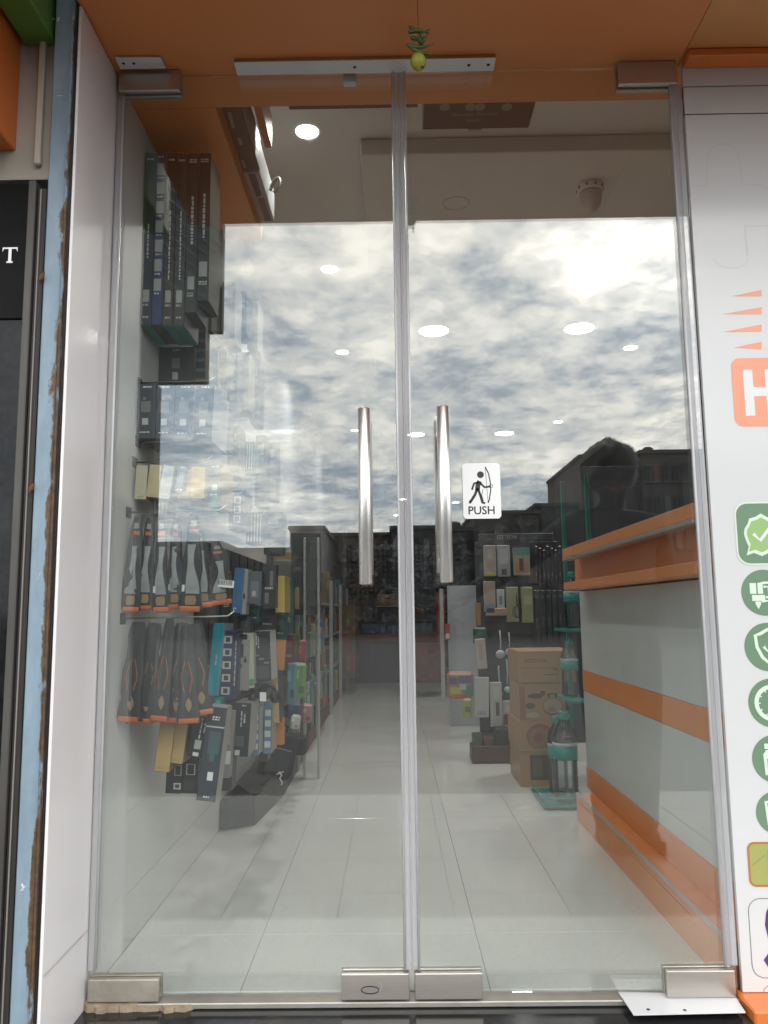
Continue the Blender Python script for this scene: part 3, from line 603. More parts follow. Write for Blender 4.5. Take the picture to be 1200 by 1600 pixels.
for px, py, zc, dm, lab, gp, k in (
    (480, 205, CEIL, .086, 'small round downlight nearest the door lintel on the left ceiling', GS, .6), (515, 420, CEIL, .088, 'small downlight second from the entrance on the left ceiling', GS, .7), (535, 550, CEIL, .086, 'small downlight third from the entrance on the left ceiling', GS, .8),
    (555, 672, CEIL, .08, 'small downlight beside the left handle, deep in the left ceiling row', GS, .4),
    (678, 517, DROP, .185, 'large oval downlight just right of the door seam', GB, .7), (905, 513, DROP, .185, 'large oval downlight in the upper right of the right door', GB, .8), (650, 679, DROP, .165, 'large downlight between the door seam and the right handle', GB, .3), (788, 677, DROP, .185, 'large downlight above the PUSH sticker', GB, .3),
    (872, 659, DROP, .085, 'small far downlight above the dark silhouette at right', GS, .7), (985, 543, DROP, .09, 'small downlight at the right of the right door', GS, .8), (1100, 422, DROP, .085, 'small downlight glowing through the white printed panel', GS, .6),
    (630, 780, DROP, .11, 'small downlight far back beside the door seam, upper of two', GS, .25), (620, 805, DROP, .11, 'small downlight far back beside the door seam, lower of two', GS, .25), (550, 820, CEIL, .14, 'small downlight far back just left of the left handle', GS, .25), (712, 785, DROP, .11, 'small far downlight right of the right handle', GS, .25)):
    downlight(px, py, zc, dm, lab, gp, DOWNLIGHT_W * k)
# unlit round fitting and dome camera on the drop panel
p = at(712, 318, z=DROP); b = B(); r = .062
b.grid(lambda u, v: (r * (.9 + .1 * math.cos(math.pi * v)) * math.cos(2 * math.pi * u), r * (.9 + .1 * math.cos(math.pi * v)) * math.sin(2 * math.pi * u), -.004 * math.sin(math.pi * v)), 30, 5)
tag(b.make('ceiling_ring', M_ceil, loc=(p.x, p.y, DROP - .0005)), 'faint round unlit fitting ring on the dropped ceiling', 'ceiling ring')
p = at(922, 290, z=DROP); dc = empty('dome_camera', (p.x, p.y, DROP)); tag(dc, 'white bullet dome camera hanging from the dropped ceiling', 'camera')
b = B(); b.lathe([(.050, 0), (.053, -.008), (.053, -.026), (.049, -.032)], n=24); b.make('camera_base', M_plate, dc)
b = B(); b.lathe([(.047, -.0325), (.046, -.056), (.041, -.084), (.029, -.106), (.012, -.117), (.001, -.118)], n=24); b.make('camera_body', mat('camera_white', (.55, .53, .50), .35), dc)
b = B()
for k in range(9): a = k * 2 * math.pi / 9; b.box(.0525 * math.cos(a) - .004, .0525 * math.cos(a) + .004, .0525 * math.sin(a) - .004, .0525 * math.sin(a) + .004, -.023, -.012)
b.make('camera_vents', mat('vent_shade', (.16, .15, .14), .6), dc)['kind'] = 'stuff'

# ================================================================ GOODS: helpers
def C(r, g, b, rough=.38): return mat('print_%d_%d_%d_%d' % (r * 1000, g * 1000, b * 1000, rough * 100), (r, g, b), rough, var=.05, vscale=9)
def marks(o, specs, wd, ht, y):
    by = {}
    for i, s in enumerate(specs): by.setdefault(s[5], []).append((i, s))
    for colr, lst in by.items():
        b = B()
        for i, (kind, u0, v0, u1, v1, _c) in lst:
            X0, X1, Z0, Z1 = (u0 - .5) * wd, (u1 - .5) * wd, v0 * ht, v1 * ht; yy = y - .0004 - i * .00012
            if kind == 'r': b.poly([(X0, yy, Z0), (X1, yy, Z0), (X1, yy, Z1), (X0, yy, Z1)])
            elif kind == 'e':
                b.poly([((X0 + X1) / 2 + (X1 - X0) / 2 * math.cos(a_ * math.pi / 10), yy, (Z0 + Z1) / 2 + (Z1 - Z0) / 2 * math.sin(a_ * math.pi / 10)) for a_ in range(20)])
            elif kind == 't':
                n = max(1, int((Z1 - Z0) / .006)); hh = (Z1 - Z0) / n
                for k in range(n):
                    x = X0; zt_ = Z1 - k * hh
                    while x < X1 - .001:
                        l_ = min(rnd.uniform(.003, .011), X1 - x); b.poly([(x, yy, zt_ - hh * .62), (x + l_, yy, zt_ - hh * .62), (x + l_, yy, zt_), (x, yy, zt_)]); x += l_ + .0022
            elif kind == 'v':
                z = Z0
                while z < Z1 - .002:
                    l_ = min(rnd.uniform(.005, .018), Z1 - z); j = rnd.uniform(0, .3) * (X1 - X0); b.poly([(X0 + j, yy, z), (X1, yy, z), (X1, yy, z + l_), (X0 + j, yy, z + l_)]); z += l_ + .003
        pm = b.make('printed_marks', C(*colr), o)
        if len(lst) > 1 or lst[0][1][0] != 'r': pm['kind'] = 'stuff'
SB = []
def pbox(name, lab, cat, r, Y, dep, front, side=None, bot=None, tilt=0.0, prints=(), group=None, bev=.0012, yaw=0.0):
    """a carton whose front face fills the photo rectangle r (x0,y0,x1,y1) at depth Y; tilt in px of the top edge against the bottom"""
    x0, y0, x1, y1 = r; xm = (x0 + x1) / 2
    a = at(x0, y1, y=Y); c = at(x1, y1, y=Y); t = at(xm + tilt, y0, y=Y); m_ = (a + c) / 2
    wd = (c - a).length; ht = t.z - m_.z; ang = math.atan2(at(xm + tilt, y0, y=Y).x - at(xm, y0, y=Y).x, ht)
    side = side or front; bot = bot or side
    b = B(); b.box(-wd / 2, wd / 2, 0, dep, 0, ht, bev=min(bev, wd * .2), mi=(1, 1, 0, 1, 2, 2))
    o = b.make(name, [C(*front), C(*side), C(*bot)], loc=(m_.x, Y, m_.z), rot=(0, ang, yaw)); tag(o, lab, cat, group)
    if prints: marks(o, prints, wd, ht, 0)
    return o
WHT, LG, MG, DK, DK2, NAVY, TEAL, TAN, CRM = (.74, .74, .72), (.52, .52, .50), (.20, .20, .20), (.030, .032, .033), (.052, .054, .057), (.035, .050, .10), (.02, .26, .22), (.46, .31, .14), (.55, .49, .36)
SLATE = (.050, .056, .064); BRN = (.055, .043, .036); GRN = (.045, .052, .046); BLUE = (.05, .085, .22)
G = 'boxed kitchen goods hanging on the left wall'
Y1_ = .23
def spine(txt0, txt1, extra=()): return [('t', .2, .945, .8, .965, WHT), ('v', .42, txt0, .58, txt1, WHT), ('r', .22, .13, .78, .20, LG), ('t', .22, .10, .78, .12, LG), ('t', .25, .035, .75, .05, WHT)] + list(extra)
pbox('product_box', 'slate tall box hanging against the white wall, leftmost of the top row', 'box', (218.5, 238, 235.5, 508), Y1_, .17, SLATE, MG, TEAL, 1, spine(.38, .58), G)
sq = []
for k in range(8): sq += [('r', .14, .86 - k * .112, .88, .93 - k * .112, LG), ('t', .2, .835 - k * .112, .8, .85 - k * .112, WHT)]
pbox('product_box', 'blue tall box with a column of white squares in the top row', 'box', (236.5, 237, 252, 507), Y1_, .17, (.045, .07, .20), LG, (.10, .055, .045), 1, sq[:14] + [('t', .2, .955, .8, .972, WHT)], G)
pbox('product_box', 'brownish black tall box right of the blue squared box', 'box', (253.5, 239, 269, 509), Y1_, .17, BRN, MG, TEAL, 1, spine(.26, .66), G)
pbox('product_box', 'greenish black tall box, fourth along the top row', 'box', (270.5, 240, 287, 509), Y1_, .17, GRN, MG, TEAL, 0, spine(.26, .66), G)
pbox('product_box', 'dark tall box fifth along the top row, ending higher than its left neighbours', 'box', (288.5, 239, 306, 488), Y1_ + .005, .13, (.05, .055, .055), MG, DK, 0, [('t', .15, .93, .85, .96, WHT), ('v', .38, .42, .62, .72, WHT), ('r', .2, .14, .8, .22, LG), ('t', .2, .09, .8, .12, LG)], G)
b6 = pbox('product_box', 'black tall box at the right end of the top row with pale printed side', 'box', (307, 239, 325.5, 470), Y1_ + .005, .13, (.040, .045, .043), (.25, .24, .22), DK, 0, [('t', .15, .93, .85, .96, WHT), ('v', .36, .42, .6, .72, WHT), ('r', .15, .16, .85, .26, LG), ('t', .15, .10, .85, .13, WHT)], G)
pbox('product_box', 'large green and grey patterned box behind the top row', 'box', (291, 330, 330, 517), Y1_ + .26, .20, (.05, .09, .085), (.25, .24, .22), (.12, .10, .09), 0, [('r', .1, .02, .5, .3, TEAL), ('r', .55, .05, .95, .22, (.03, .16, .11))] + [('r', .0, .3 + .09 * k, 1, .33 + .09 * k, (.16, .17, .18)) for k in range(7)], G)
pbox('product_box', 'dark box with striped lower end hanging under the top row', 'box', (300, 470, 320, 596), Y1_ + .22, .18, (.05, .055, .06), (.22, .20, .17), (.25, .12, .08), 0, [('r', 0, .12 * k, 1, .12 * k + .04, (.15, .19, .20)) for k in range(8)], G)
pbox('product_box', 'flat dark box with two pale stickers below the tall spines', 'box', (240, 542, 303, 600), Y1_ + .20, .10, (.045, .048, .046), (.25, .17, .11), None, 0, [('r', .44, .42, .64, .70, MG), ('r', .46, .12, .60, .32, LG), ('t', .46, .86, .64, .93, LG), ('t', .44, .02, .64, .07, LG)], G)
def mid(): return [('t', .28, .91, .76, .96, WHT), ('r', .2, .48, .72, .68, MG), ('r', .28, .25, .62, .37, LG), ('t', .16, .09, .7, .125, WHT), ('r', .3, .70, .45, .76, MG)]
for i, (xa, xb, lb) in enumerate(((213.5, 241.5, 'navy box with a grey square at the left of the second row'), (243, 270.5, 'grey blue box second along the second row'), (271.5, 300.5, 'grey blue box third along the second row with a white side seam'), (301.5, 330, 'grey blue box at the right end of the second row'))):
    pbox('product_box', lb, 'box', (xa, 600, xb, 685 + i), Y1_ - .01, .20, (.055, .062, .085), WHT if i > 1 else MG, DK, (0, 0, 2, 4)[i], mid(), G)
G3_ = 'slim cartons hanging in the third row on the left wall'
for (xa, xb, y0_, y1_, cc, tl, lb) in ((209.5, 227.5, 727, 780, CRM, 2, 'cream slim carton touching the wall in the third row'), (227.5, 246.5, 726, 777, (.56, .46, .29), 5, 'tan slim carton second along the third row, leaning'), (246, 264, 727, 779, (.52, .51, .46), 8, 'pale grey slim carton third along the third row'), (276, 296, 733, 779, (.45, .33, .17), 2, 'tan slim carton half hidden by a grey blister bag'), (296.5, 319, 730, 779, (.60, .38, .14), 1, 'amber slim carton in the third row')):
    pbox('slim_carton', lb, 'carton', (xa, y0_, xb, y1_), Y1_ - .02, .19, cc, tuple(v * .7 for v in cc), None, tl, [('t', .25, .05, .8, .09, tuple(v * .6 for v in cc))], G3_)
pbox('blister_bag', 'small grey blister bag over a tan carton in the third row', 'bag', (272, 728, 287, 770), Y1_ - .035, .006, (.20, .22, .26), None, None, 6, [('r', .25, .25, .75, .8, (.32, .35, .40)), ('t', .2, .05, .8, .15, WHT), ('t', .3, .88, .7, .97, WHT)], G3_)
pbox('product_box', 'dark box with white printed marks ending the third row', 'box', (324, 727, 345, 792), Y1_ + .02, .16, (.06, .068, .078), TAN, (.03, .13, .11), 1, [('t', .2, .94, .8, .98, WHT), ('r', .3, .4, .7, .55, LG), ('t', .2, .26, .8, .31, WHT), ('r', .1, .0, .6, .18, (.03, .2, .16))], G3_)
pbox('wire_rack', 'thin black wire rack piece under the slim cartons', 'rack', (238, 779, 262, 806), Y1_ + .02, .08, (.02, .02, .025), None, None, 0, [('r', .08 + .25 * k, .1, .26 + .25 * k, .9, MG) for k in range(4)])

# knee support packs: flattened pouch with hang tab, printed leg and orange foot
M_pouch = mat('pack_black_film', (.011, .011, .011), .22, var=.2, vscale=30, bump=.4, bscale=60)
M_leg = mat('printed_leg_grey', (.30, .305, .31), .35, var=.22, vscale=24); M_or = mat('pack_orange', (.50, .125, .04), .35, var=.1)
M_sleeve = mat('grey_sleeve_fabric', (.022, .0215, .0215), .55, var=.2, vscale=28, bump=.5, bscale=90, stretch=(3, 3, .6))
M_film = mat('clear_film', (.5, .5, .5), .10, var=0, alpha=.08, bump=.9, bscale=45)
M_brownspot = mat('pack_gold', (.30, .19, .09), .4)
def pouch(lab, r, Y, tilt, wide, kind, group, dx=1.0):
    x0, y0, x1, y1 = r; xm = (x0 + x1) / 2; a = at(x0, y1, y=Y); c = at(x1, y1, y=Y); t = at(xm, y0, y=Y); wd = (c - a).length * (1.22 if kind == 'sleeve' else 1.12); ht = t.z - a.z
    ang = math.atan2(at(xm + tilt, y0, y=Y).x - at(xm, y0, y=Y).x, ht); dp = .019
    ang += rnd.uniform(-.035, .035); wide += rnd.uniform(-.25, .25); bul = rnd.uniform(.8, 1.25); foot = rnd.random()
    o = empty('support_pack', ((a.x + c.x) / 2, Y + rnd.uniform(-.012, .012), a.z + rnd.uniform(-.006, .006)), (rnd.uniform(-.04, .04), ang, wide)); tag(o, lab, 'pack', group); ph = rnd.uniform(0, 6)
    if kind == 'leg':
        def prof(v): return (.46 + .54 * (1 - v) ** .7) * (1 if v < .86 else 1 - (v - .86) * 2.2)
    else:
        def prof(v): return (.66 + .34 * (1 - v) ** 1.2) * (1 if v < .9 else 1 - (v - .9) * 3)
    def body(u, v):
        an = 2 * math.pi * u; wv = wd / 2 * prof(v); wob = bul * (1 + .11 * math.sin(v * 13 + ph) * math.sin(an * 2 + ph) + .05 * math.sin(v * 31 + an * 3 + ph))
        th = dp * (.25 + .75 * math.sin(math.pi * min(1, max(0, v * .92 + .06))))
        return (wv * math.cos(an) * wob, -th / 2 * math.sin(an) * wob, ht * v + (.0015 * math.sin(an * 3)))
    b = B(); b.grid(body, 16, 14); b.make('pouch', M_sleeve if kind == 'sleeve' else M_pouch, o)
    def fy(u, v): wv = prof(v); th = dp * (.25 + .75 * math.sin(math.pi * min(1, max(0, v * .92 + .06)))); return -th / 2 * math.sqrt(max(0, 1 - min(1, abs(u)) ** 2)) * 1.08 - .0012
    def patch(name, m, v0, v1, half, sh=lambda v: 0, nu=6, nv=8):
        b = B(); b.grid(lambda i, j: ((lambda v, u: (wd / 2 * prof(v) * u, fy(u, v), ht * v))(v0 + (v1 - v0) * j, max(-.93, min(.93, sh(j) + half(j) * (2 * i - 1))))), nu, nv); return b.make(name, m, o)
    if kind == 'leg':
        patch('printed_leg', M_leg, .17, .68, lambda j: (.50 + .17 * math.sin(j * 5.5 + 1)) * bul ** .5, lambda j: .16 * math.sin(j * 4 + ph)); patch('orange_badge', M_or, .80, .84, lambda j: .62, nv=2); patch('header_card', C(.30, .29, .28), .87, .93, lambda j: .5, nv=2); patch('gold_patch', M_brownspot, .055, .15, lambda j: .42 + .1 * math.sin(j * 3), nv=3)
        patch('white_tag', M_sticker, .19, .26, lambda j: .14, lambda j: -.75, nu=2, nv=2) if rnd.random() > .45 else None
    else:
        for sgn in (-1, 1): patch('orange_seam', M_or, .30, .62, lambda j: .035, lambda j: sgn * (.62 - .75 * abs(j - .45)), nu=2, nv=8)
        patch('gold_patch', M_brownspot, .10, .24, lambda j: .26 * math.sin(math.pi * j) + .05, lambda j: .12, nv=5); patch('fold_shine', M_film, .15, .96, lambda j: .16, lambda j: -.35 + .2 * j, nu=3)
    b = B(); fh = rnd.uniform(.007, .011); b.box(-wd * rnd.uniform(.40, .52), wd * rnd.uniform(.42, .54), -dp * .55, dp * .3, -.005, fh, bev=.004, seg=2); b.make('orange_foot', M_or, o)
    b = B(); b.grid(lambda u, v: ((u - .5) * wd * prof(min(1, v)) * 1.16, -dp * .62 - .002 - .002 * math.sin(v * 9 + u * 5 + ph), ht * (.02 + v * 1.03)), 5, 9); b.make('clear_wrap', M_film, o, recalc=False)
    return o
GK = 'knee support packs hanging in the fourth row'; GS2 = 'grey sleeve packs hanging in the fifth row'
for (r, Yp, tl, yw, lb) in (((192, 806, 216, 952), .17, 8, 0, 'black knee support pack touching the wall in the fourth row'), ((215, 812, 238, 953), .18, 6, 0, 'knee support pack second from the wall in the fourth row'), ((237, 808, 262, 955), .17, 4, .1, 'knee support pack third from the wall with a white tag'), ((262, 812, 284, 951), .20, 3, .1, 'knee support pack fourth from the wall with broad grey leg'), ((281, 806, 312, 956), .18, 5, .1, 'widest knee support pack in the middle of the fourth row'), ((305, 822, 334, 948), .22, -8, .3, 'knee support pack with a large orange patch, sixth from the wall'), ((328, 846, 362, 942), .24, -14, .4, 'orange topped knee support pack ending the fourth row')):
    pouch(lb, r, Yp, tl, yw, 'leg', GK)
for (r, Yp, tl, yw, lb) in (((186, 972, 216, 1125), .15, 12, 0, 'dark grey sleeve pack touching the wall in the fifth row'), ((214, 970, 238, 1123), .17, 8, 0, 'sleeve pack second from the wall in the fifth row'), ((236, 968, 262, 1126), .15, 8, 0, 'sleeve pack third from the wall in the fifth row'), ((258, 970, 284, 1124), .18, 5, .05, 'sleeve pack fourth from the wall in the fifth row'), ((282, 974, 310, 1124), .16, -4, .15, 'sleeve pack fifth from the wall with bright orange seams'), ((300, 972, 332, 1112), .19, -12, .35, 'sleeve pack at the right end of the fifth row, foot swung outwards')):
    pouch(lb, r, Yp, tl, yw, 'sleeve', GS2)
b = B(); q = at(352, 912, y=.22); b.box(-.024, .024, -.0006, 0, -.010, .010); o = b.make('barcode_label', M_sticker, loc=q, rot=(0, .1, 0)); tag(o, 'white barcode label stuck on the orange topped knee pack', 'label')
bb = B(); x = -.022
while x < .020: ww = rnd.choice((.0008, .0015, .0022)); bb.poly([(x, -.0010, -.004), (x + ww, -.0010, -.004), (x + ww, -.0010, .009), (x, -.0010, .009)]); x += ww + rnd.choice((.0009, .0016))
bb.make('barcode_lines', M_ink, o)

# sixth row and the boxes below
G6 = 'cartons hanging in the lowest row by the door'
pbox('slim_carton', 'tan slim carton hanging under the sleeve packs, left of a pair', 'carton', (241, 1124, 264, 1206), .24, .16, TAN, (.30, .20, .10), None, 8, [('t', .2, .05, .65, .08, (.30, .19, .08))], G6)
pbox('slim_carton', 'tan slim carton hanging under the sleeve packs, right of a pair', 'carton', (265, 1126, 285, 1193), .25, .16, TAN, (.30, .20, .10), None, 8, [('t', .2, .05, .65, .09, (.30, .19, .08))], G6)
pbox('product_box', 'leaning black box with white side text beside the tan cartons', 'box', (291, 1118, 317, 1183), .26, .14, DK, MG, None, 11, [('v', .5, .45, .6, .95, WHT), ('v', .72, .6, .84, .85, LG), ('r', .35, .2, .75, .42, LG), ('r', .35, .03, .7, .12, WHT)], G6)
pbox('product_box', 'black box with two pale windows, left of the lowest pair', 'box', (258, 1184, 283, 1240), .36, .14, DK, DK2, None, 2, [('r', .5, .5, .95, .8, LG), ('r', .56, .52, .89, .78, DK), ('r', .5, .12, .95, .3, LG), ('r', .6, .16, .86, .26, DK2)], G6)
pbox('product_box', 'black box with dim pictures, right of the lowest pair', 'box', (284, 1182, 308, 1240), .36, .14, DK, DK2, None, 2, [('r', .2, .5, .8, .8, LG), ('r', .28, .52, .72, .78, DK), ('r', .1, .08, .75, .38, DK2)], G6)
pbox('product_box', 'large leaning navy box with white edges, lowest of all', 'box', (306, 1104, 336, 1252), .22, .07, (.038, .046, .062), (.33, .31, .31), None, 17, [('r', 0, .80, 1, .97, (.05, .05, .06)), ('t', .3, .85, .7, .90, WHT), ('r', 0, .78, 1, .795, LG), ('r', .25, .50, .85, .74, (.07, .10, .12)), ('r', .4, .42, .66, .60, (.04, .13, .12)), ('r', .42, .22, .72, .31, WHT), ('t', .35, .03, .65, .055, WHT)], G6)
# second bay
gp = empty('wire_grid_panel', (WX, .92, .30)); tag(gp, 'black wire grid panel on the left wall behind the hanging goods', 'grid panel')
B().box(.001, .006, 0, 1.6, 0, .86).make('backing', mat('grid_backing', (.030, .030, .032), .6), gp)
for k in range(8): B().box(.0065, .011, k * .2, k * .2 + .006, 0, .86).make('grid_wire', M_black, gp)
for k in range(5): B().box(.0115, .016, 0, 1.6, k * .19, k * .19 + .006).make('grid_wire', M_black, gp)
G7 = 'goods hanging in the second bay of the left wall'
def bay(name, lab, cat, r, Y, dep, f, s=None, bt=None, tl=0, pr=()): return pbox(name, lab, cat, r, Y, dep, f, s, bt, tl, pr, G7)
bay('product_box', 'bright blue slim box with grey side behind the knee packs', 'box', (361, 887, 376, 958), .62, .14, (.075, .17, .36), (.36, .35, .33), None, 5, [('t', .2, .05, .5, .12, WHT)])
bay('product_card', 'grey card with cut out standing beside the bright blue box', 'card', (375, 889, 384, 960), .64, .06, (.36, .35, .33), None, None, 3, [('r', .2, .35, .7, .45, DK)])
bay('clam_pack', 'clear and grey plastic clam pack hanging right of the blue box', 'pack', (386, 893, 407, 944), .66, .05, (.12, .135, .15), DK, None, 2, [('r', .2, .2, .8, .7, (.20, .22, .25)), ('r', .35, .25, .6, .4, LG)])
bay('clam_pack', 'dark plastic clam pack between the grey pack and the yellow box', 'pack', (409, 882, 430, 950), .72, .06, (.045, .048, .05), DK, None, 1, [('r', .2, .1, .5, .35, MG), ('r', .55, .5, .8, .85, MG), ('t', .2, .4, .8, .48, LG)])
bay('product_box', 'thin yellow box standing out among dark packs', 'box', (430, 900, 445, 957), .80, .15, (.62, .43, .13), (.50, .35, .11), None, -1, [])
bay('product_box', 'turquoise slim box with rounded lower corner', 'box', (323, 974, 340, 1087), .48, .14, (.02, .30, .40), (.35, .36, .36), TEAL, 9, [('v', .45, .42, .6, .58, LG)])
nv = []
for k in range(5): nv += [('r', .2, .82 - k * .185, .85, .93 - k * .185, LG), ('r', .35, .84 - k * .185, .7, .91 - k * .185, DK2)]
bay('product_box', 'navy box with a column of five picture squares', 'box', (341, 986, 361, 1094), .50, .14, (.045, .043, .105), (.05, .045, .10), None, 4, nv)
bay('product_card', 'purple black card edge with white writing beside the navy box', 'card', (361, 990, 371, 1092), .52, .05, (.05, .042, .085), None, None, 3, [('v', .3, .2, .5, .9, LG)])
bay('cutlery_card', 'grey card carrying dark cutlery shapes', 'card', (370, 1000, 388, 1079), .55, .04, (.28, .26, .25), (.3, .3, .28), None, 1, [('r', .3, .65, .5, .92, DK), ('r', .55, .55, .8, .62, DK), ('r', .2, .45, .4, .52, DK), ('r', .2, .08, .28, .36, DK), ('r', .62, .6, .72, .68, DK)])
bay('product_card', 'pale cream card with green foot in the second bay', 'card', (387, 989, 397, 1075), .56, .05, (.42, .42, .36), None, None, -2, [('r', 0, .04, 1, .16, (.06, .28, .19))])
bay('product_box', 'black box with a white curved line in the second bay', 'box', (398, 986, 424, 1064), .60, .13, (.03, .032, .036), LG, None, -3, [('v', .12, .72, .2, .95, LG), ('v', .26, .66, .32, .9, LG), ('r', 0, .50, .3, .53, MG), ('r', .3, .42, .6, .46, MG), ('r', .6, .34, .9, .38, MG), ('r', .1, .05, .9, .3, (.07, .075, .08))])
bay('product_card', 'orange card hanging below the yellow box', 'card', (424, 1000, 443, 1047), .82, .03, (.52, .20, .05), None, None, 3)
bay('product_box', 'narrow tan carton hanging at the end of the second bay', 'carton', (428, 1046, 437, 1130), .78, .12, (.44, .31, .14), (.05, .06, .10), None, -4)
bay('product_card', 'orange pointed card low beside the dark sacks', 'card', (424, 1121, 443, 1164), .85, .03, (.50, .19, .05))
bay('product_box', 'long black box with vertical lettering low in the second bay', 'box', (361, 1098, 387, 1182), .50, .14, (.036, .037, .039), (.34, .32, .30), None, 5, [('t', .45, .92, .75, .96, LG), ('v', .42, .55, .5, .85, LG), ('v', .6, .62, .7, .8, LG), ('r', .15, .18, .7, .38, (.09, .095, .10)), ('r', .2, .02, .5, .12, LG)])
for k, (xa, xb, lb) in enumerate(((394, 404, 'blue and white striped box behind the long black box'), (411, 424, 'pale blue windowed box low in the second bay'))):
    bay('product_box', lb, 'box', (xa, 1104 - k * 8, xb, 1180 - k * 2), .66 + .08 * k, .13, (.13, .19, .28), (.36, .34, .30), None, 1, [('r', .15, .12 + .2 * j, .85, .24 + .2 * j, LG) for j in range(4)])
bay('product_card', 'transparent hanging bag with pink label beside the navy lowest box', 'bag', (338, 1110, 360, 1215), .40, .02, (.22, .20, .20), None, None, 6, [('r', .4, .5, .8, .75, (.34, .26, .25)), ('r', .5, .2, .9, .4, LG)])
fil = [((346, 900, 361, 962), .70, (.05, .05, .055), 'charcoal slim box left of the bright blue box'), ((388, 946, 404, 972), .74, (.03, .09, .075), 'small green black packet below the grey clam pack'), ((406, 950, 428, 984), .80, (.04, .04, .045), 'small black packet below the dark clam pack'), ((372, 962, 390, 1000), .70, (.07, .07, .075), 'dark grey packet over the cutlery card'),
       ((398, 930, 412, 984), 1.0, (.10, .105, .11), 'slim grey packet behind the clam packs'), ((414, 1066, 428, 1112), .95, (.16, .17, .18), 'grey slim box right of the headphones'), ((386, 1096, 398, 1168), .80, (.24, .23, .21), 'pale grey slim box beside the long black box'), ((404, 1120, 418, 1190), .9, (.06, .065, .075), 'dark box between the striped and windowed boxes'), ((338, 1140, 362, 1236), .62, (.05, .05, .055), 'black box behind the transparent hanging bag'), ((430, 960, 445, 1000), 1.1, (.05, .10, .09), 'dark green pouch under the yellow box'), ((443, 905, 456, 990), 1.5, (.04, .10, .10), 'deep teal pouch right of the yellow box'), ((444, 992, 458, 1036), 1.6, (.12, .03, .03), 'dark red pouch above the light blue bag'), ((334, 1090, 346, 1112), .46, (.04, .22, .18), 'small teal tag under the turquoise box')]
for r, Yp, cc, lb in fil: bay('hanging_packet', lb, 'packet', r, Yp, .07, cc, None, None, 1, [('r', .2, .55, .8, .8, tuple(v * 1.9 for v in cc)), ('t', .2, .2, .8, .3, LG)])
# black headphones hanging
hp = empty('headphones', at(412, 1085, y=.58)); tag(hp, 'black padded headphones hanging below the curved line box', 'headphones', G7)
b = B(); b.tube([(.036 * math.cos(a), 0, .006 + .03 * math.sin(a)) for a in [k * math.pi / 10 for k in range(11)]], .006, 8); b.make('head_band', M_black, hp)
for s in (-1, 1): b = B(); b.lathe([(.004, -.012), (.019, -.010), (.021, 0), (.019, .010), (.004, .012)], n=14); b.make('ear_cup', M_black, hp, loc=(.036 * s, 0, -.008), rot=(R(15), R(75) * s, 0))
b = B(); b.box(-.010, .010, -.013, -.012, -.02, .008); b.make('hang_label', M_sticker, hp)
# upper goods of the second and third bay, seen through the bright sky reflection
GU = 'upper goods of the deeper bays on the left wall'
ups = [((345, 440, 366, 530), .62, (.25, .23, .19), 'beige patterned box high behind the top row'), ((368, 455, 384, 520), .80, (.06, .075, .085), 'dark slim box with grey sticker high in the second bay'), ((386, 470, 402, 545), .95, (.45, .42, .34), 'cream slim box high in the second bay'),
       ((340, 545, 353, 596), .55, (.50, .42, .27), 'straw coloured carton beside the striped dark box'), ((354, 540, 370, 640), .70, (.22, .24, .27), 'grey box with a column of pale squares'), ((372, 550, 388, 640), .80, (.48, .42, .32), 'pale tan box left of the tall grey one'), ((390, 560, 404, 660), .95, (.20, .21, .22), 'tall grey box high in the deeper bay'),
       ((336, 640, 352, 700), .50, (.34, .33, .31), 'light grey box at the end of the second row'), ((354, 665, 372, 745), .66, (.40, .36, .28), 'buff box leaning above the navy printed one'), ((374, 690, 396, 735), .82, (.05, .22, .19), 'teal striped bag in the deeper bay'), ((398, 680, 414, 790), 1.0, (.28, .27, .26), 'long grey carton in the deeper bay, left of two'), ((416, 690, 430, 780), 1.1, (.33, .31, .28), 'long grey carton in the deeper bay, right of two'),
       ((357, 766, 382, 828), .58, (.045, .055, .11), 'navy printed box with three white windows'), ((384, 800, 410, 850), .80, (.16, .17, .18), 'grey corrugated bundle above the dark clam packs'), ((412, 800, 440, 866), 1.0, (.10, .11, .12), 'dark grey bundle at the back of the deeper bay')]
for r, Yp, cc, lb in ups:
    pr = [('r', .2, .72, .8, .86, LG), ('t', .2, .6, .8, .66, LG)]
    if 'three white' in lb: pr = [('r', .3, .66 - .24 * k, .72, .84 - .24 * k, WHT) for k in range(3)] + [('r', .38, .69 - .24 * k, .64, .81 - .24 * k, NAVY) for k in range(3)] + [('t', .2, .9, .8, .94, WHT)]
    if 'column of pale' in lb: pr = [('r', .25, .78 - .16 * k, .75, .88 - .16 * k, LG) for k in range(5)]
    if 'corrug' in lb or 'teal' in lb: pr = [('r', .1 + .18 * k, .05, .18 + .18 * k, .95, LG) for k in range(5)]
    pbox('product_box', lb, 'box', r, Yp, .12, cc, tuple(min(.5, v * 1.3) for v in cc), None, 1, pr, GU)

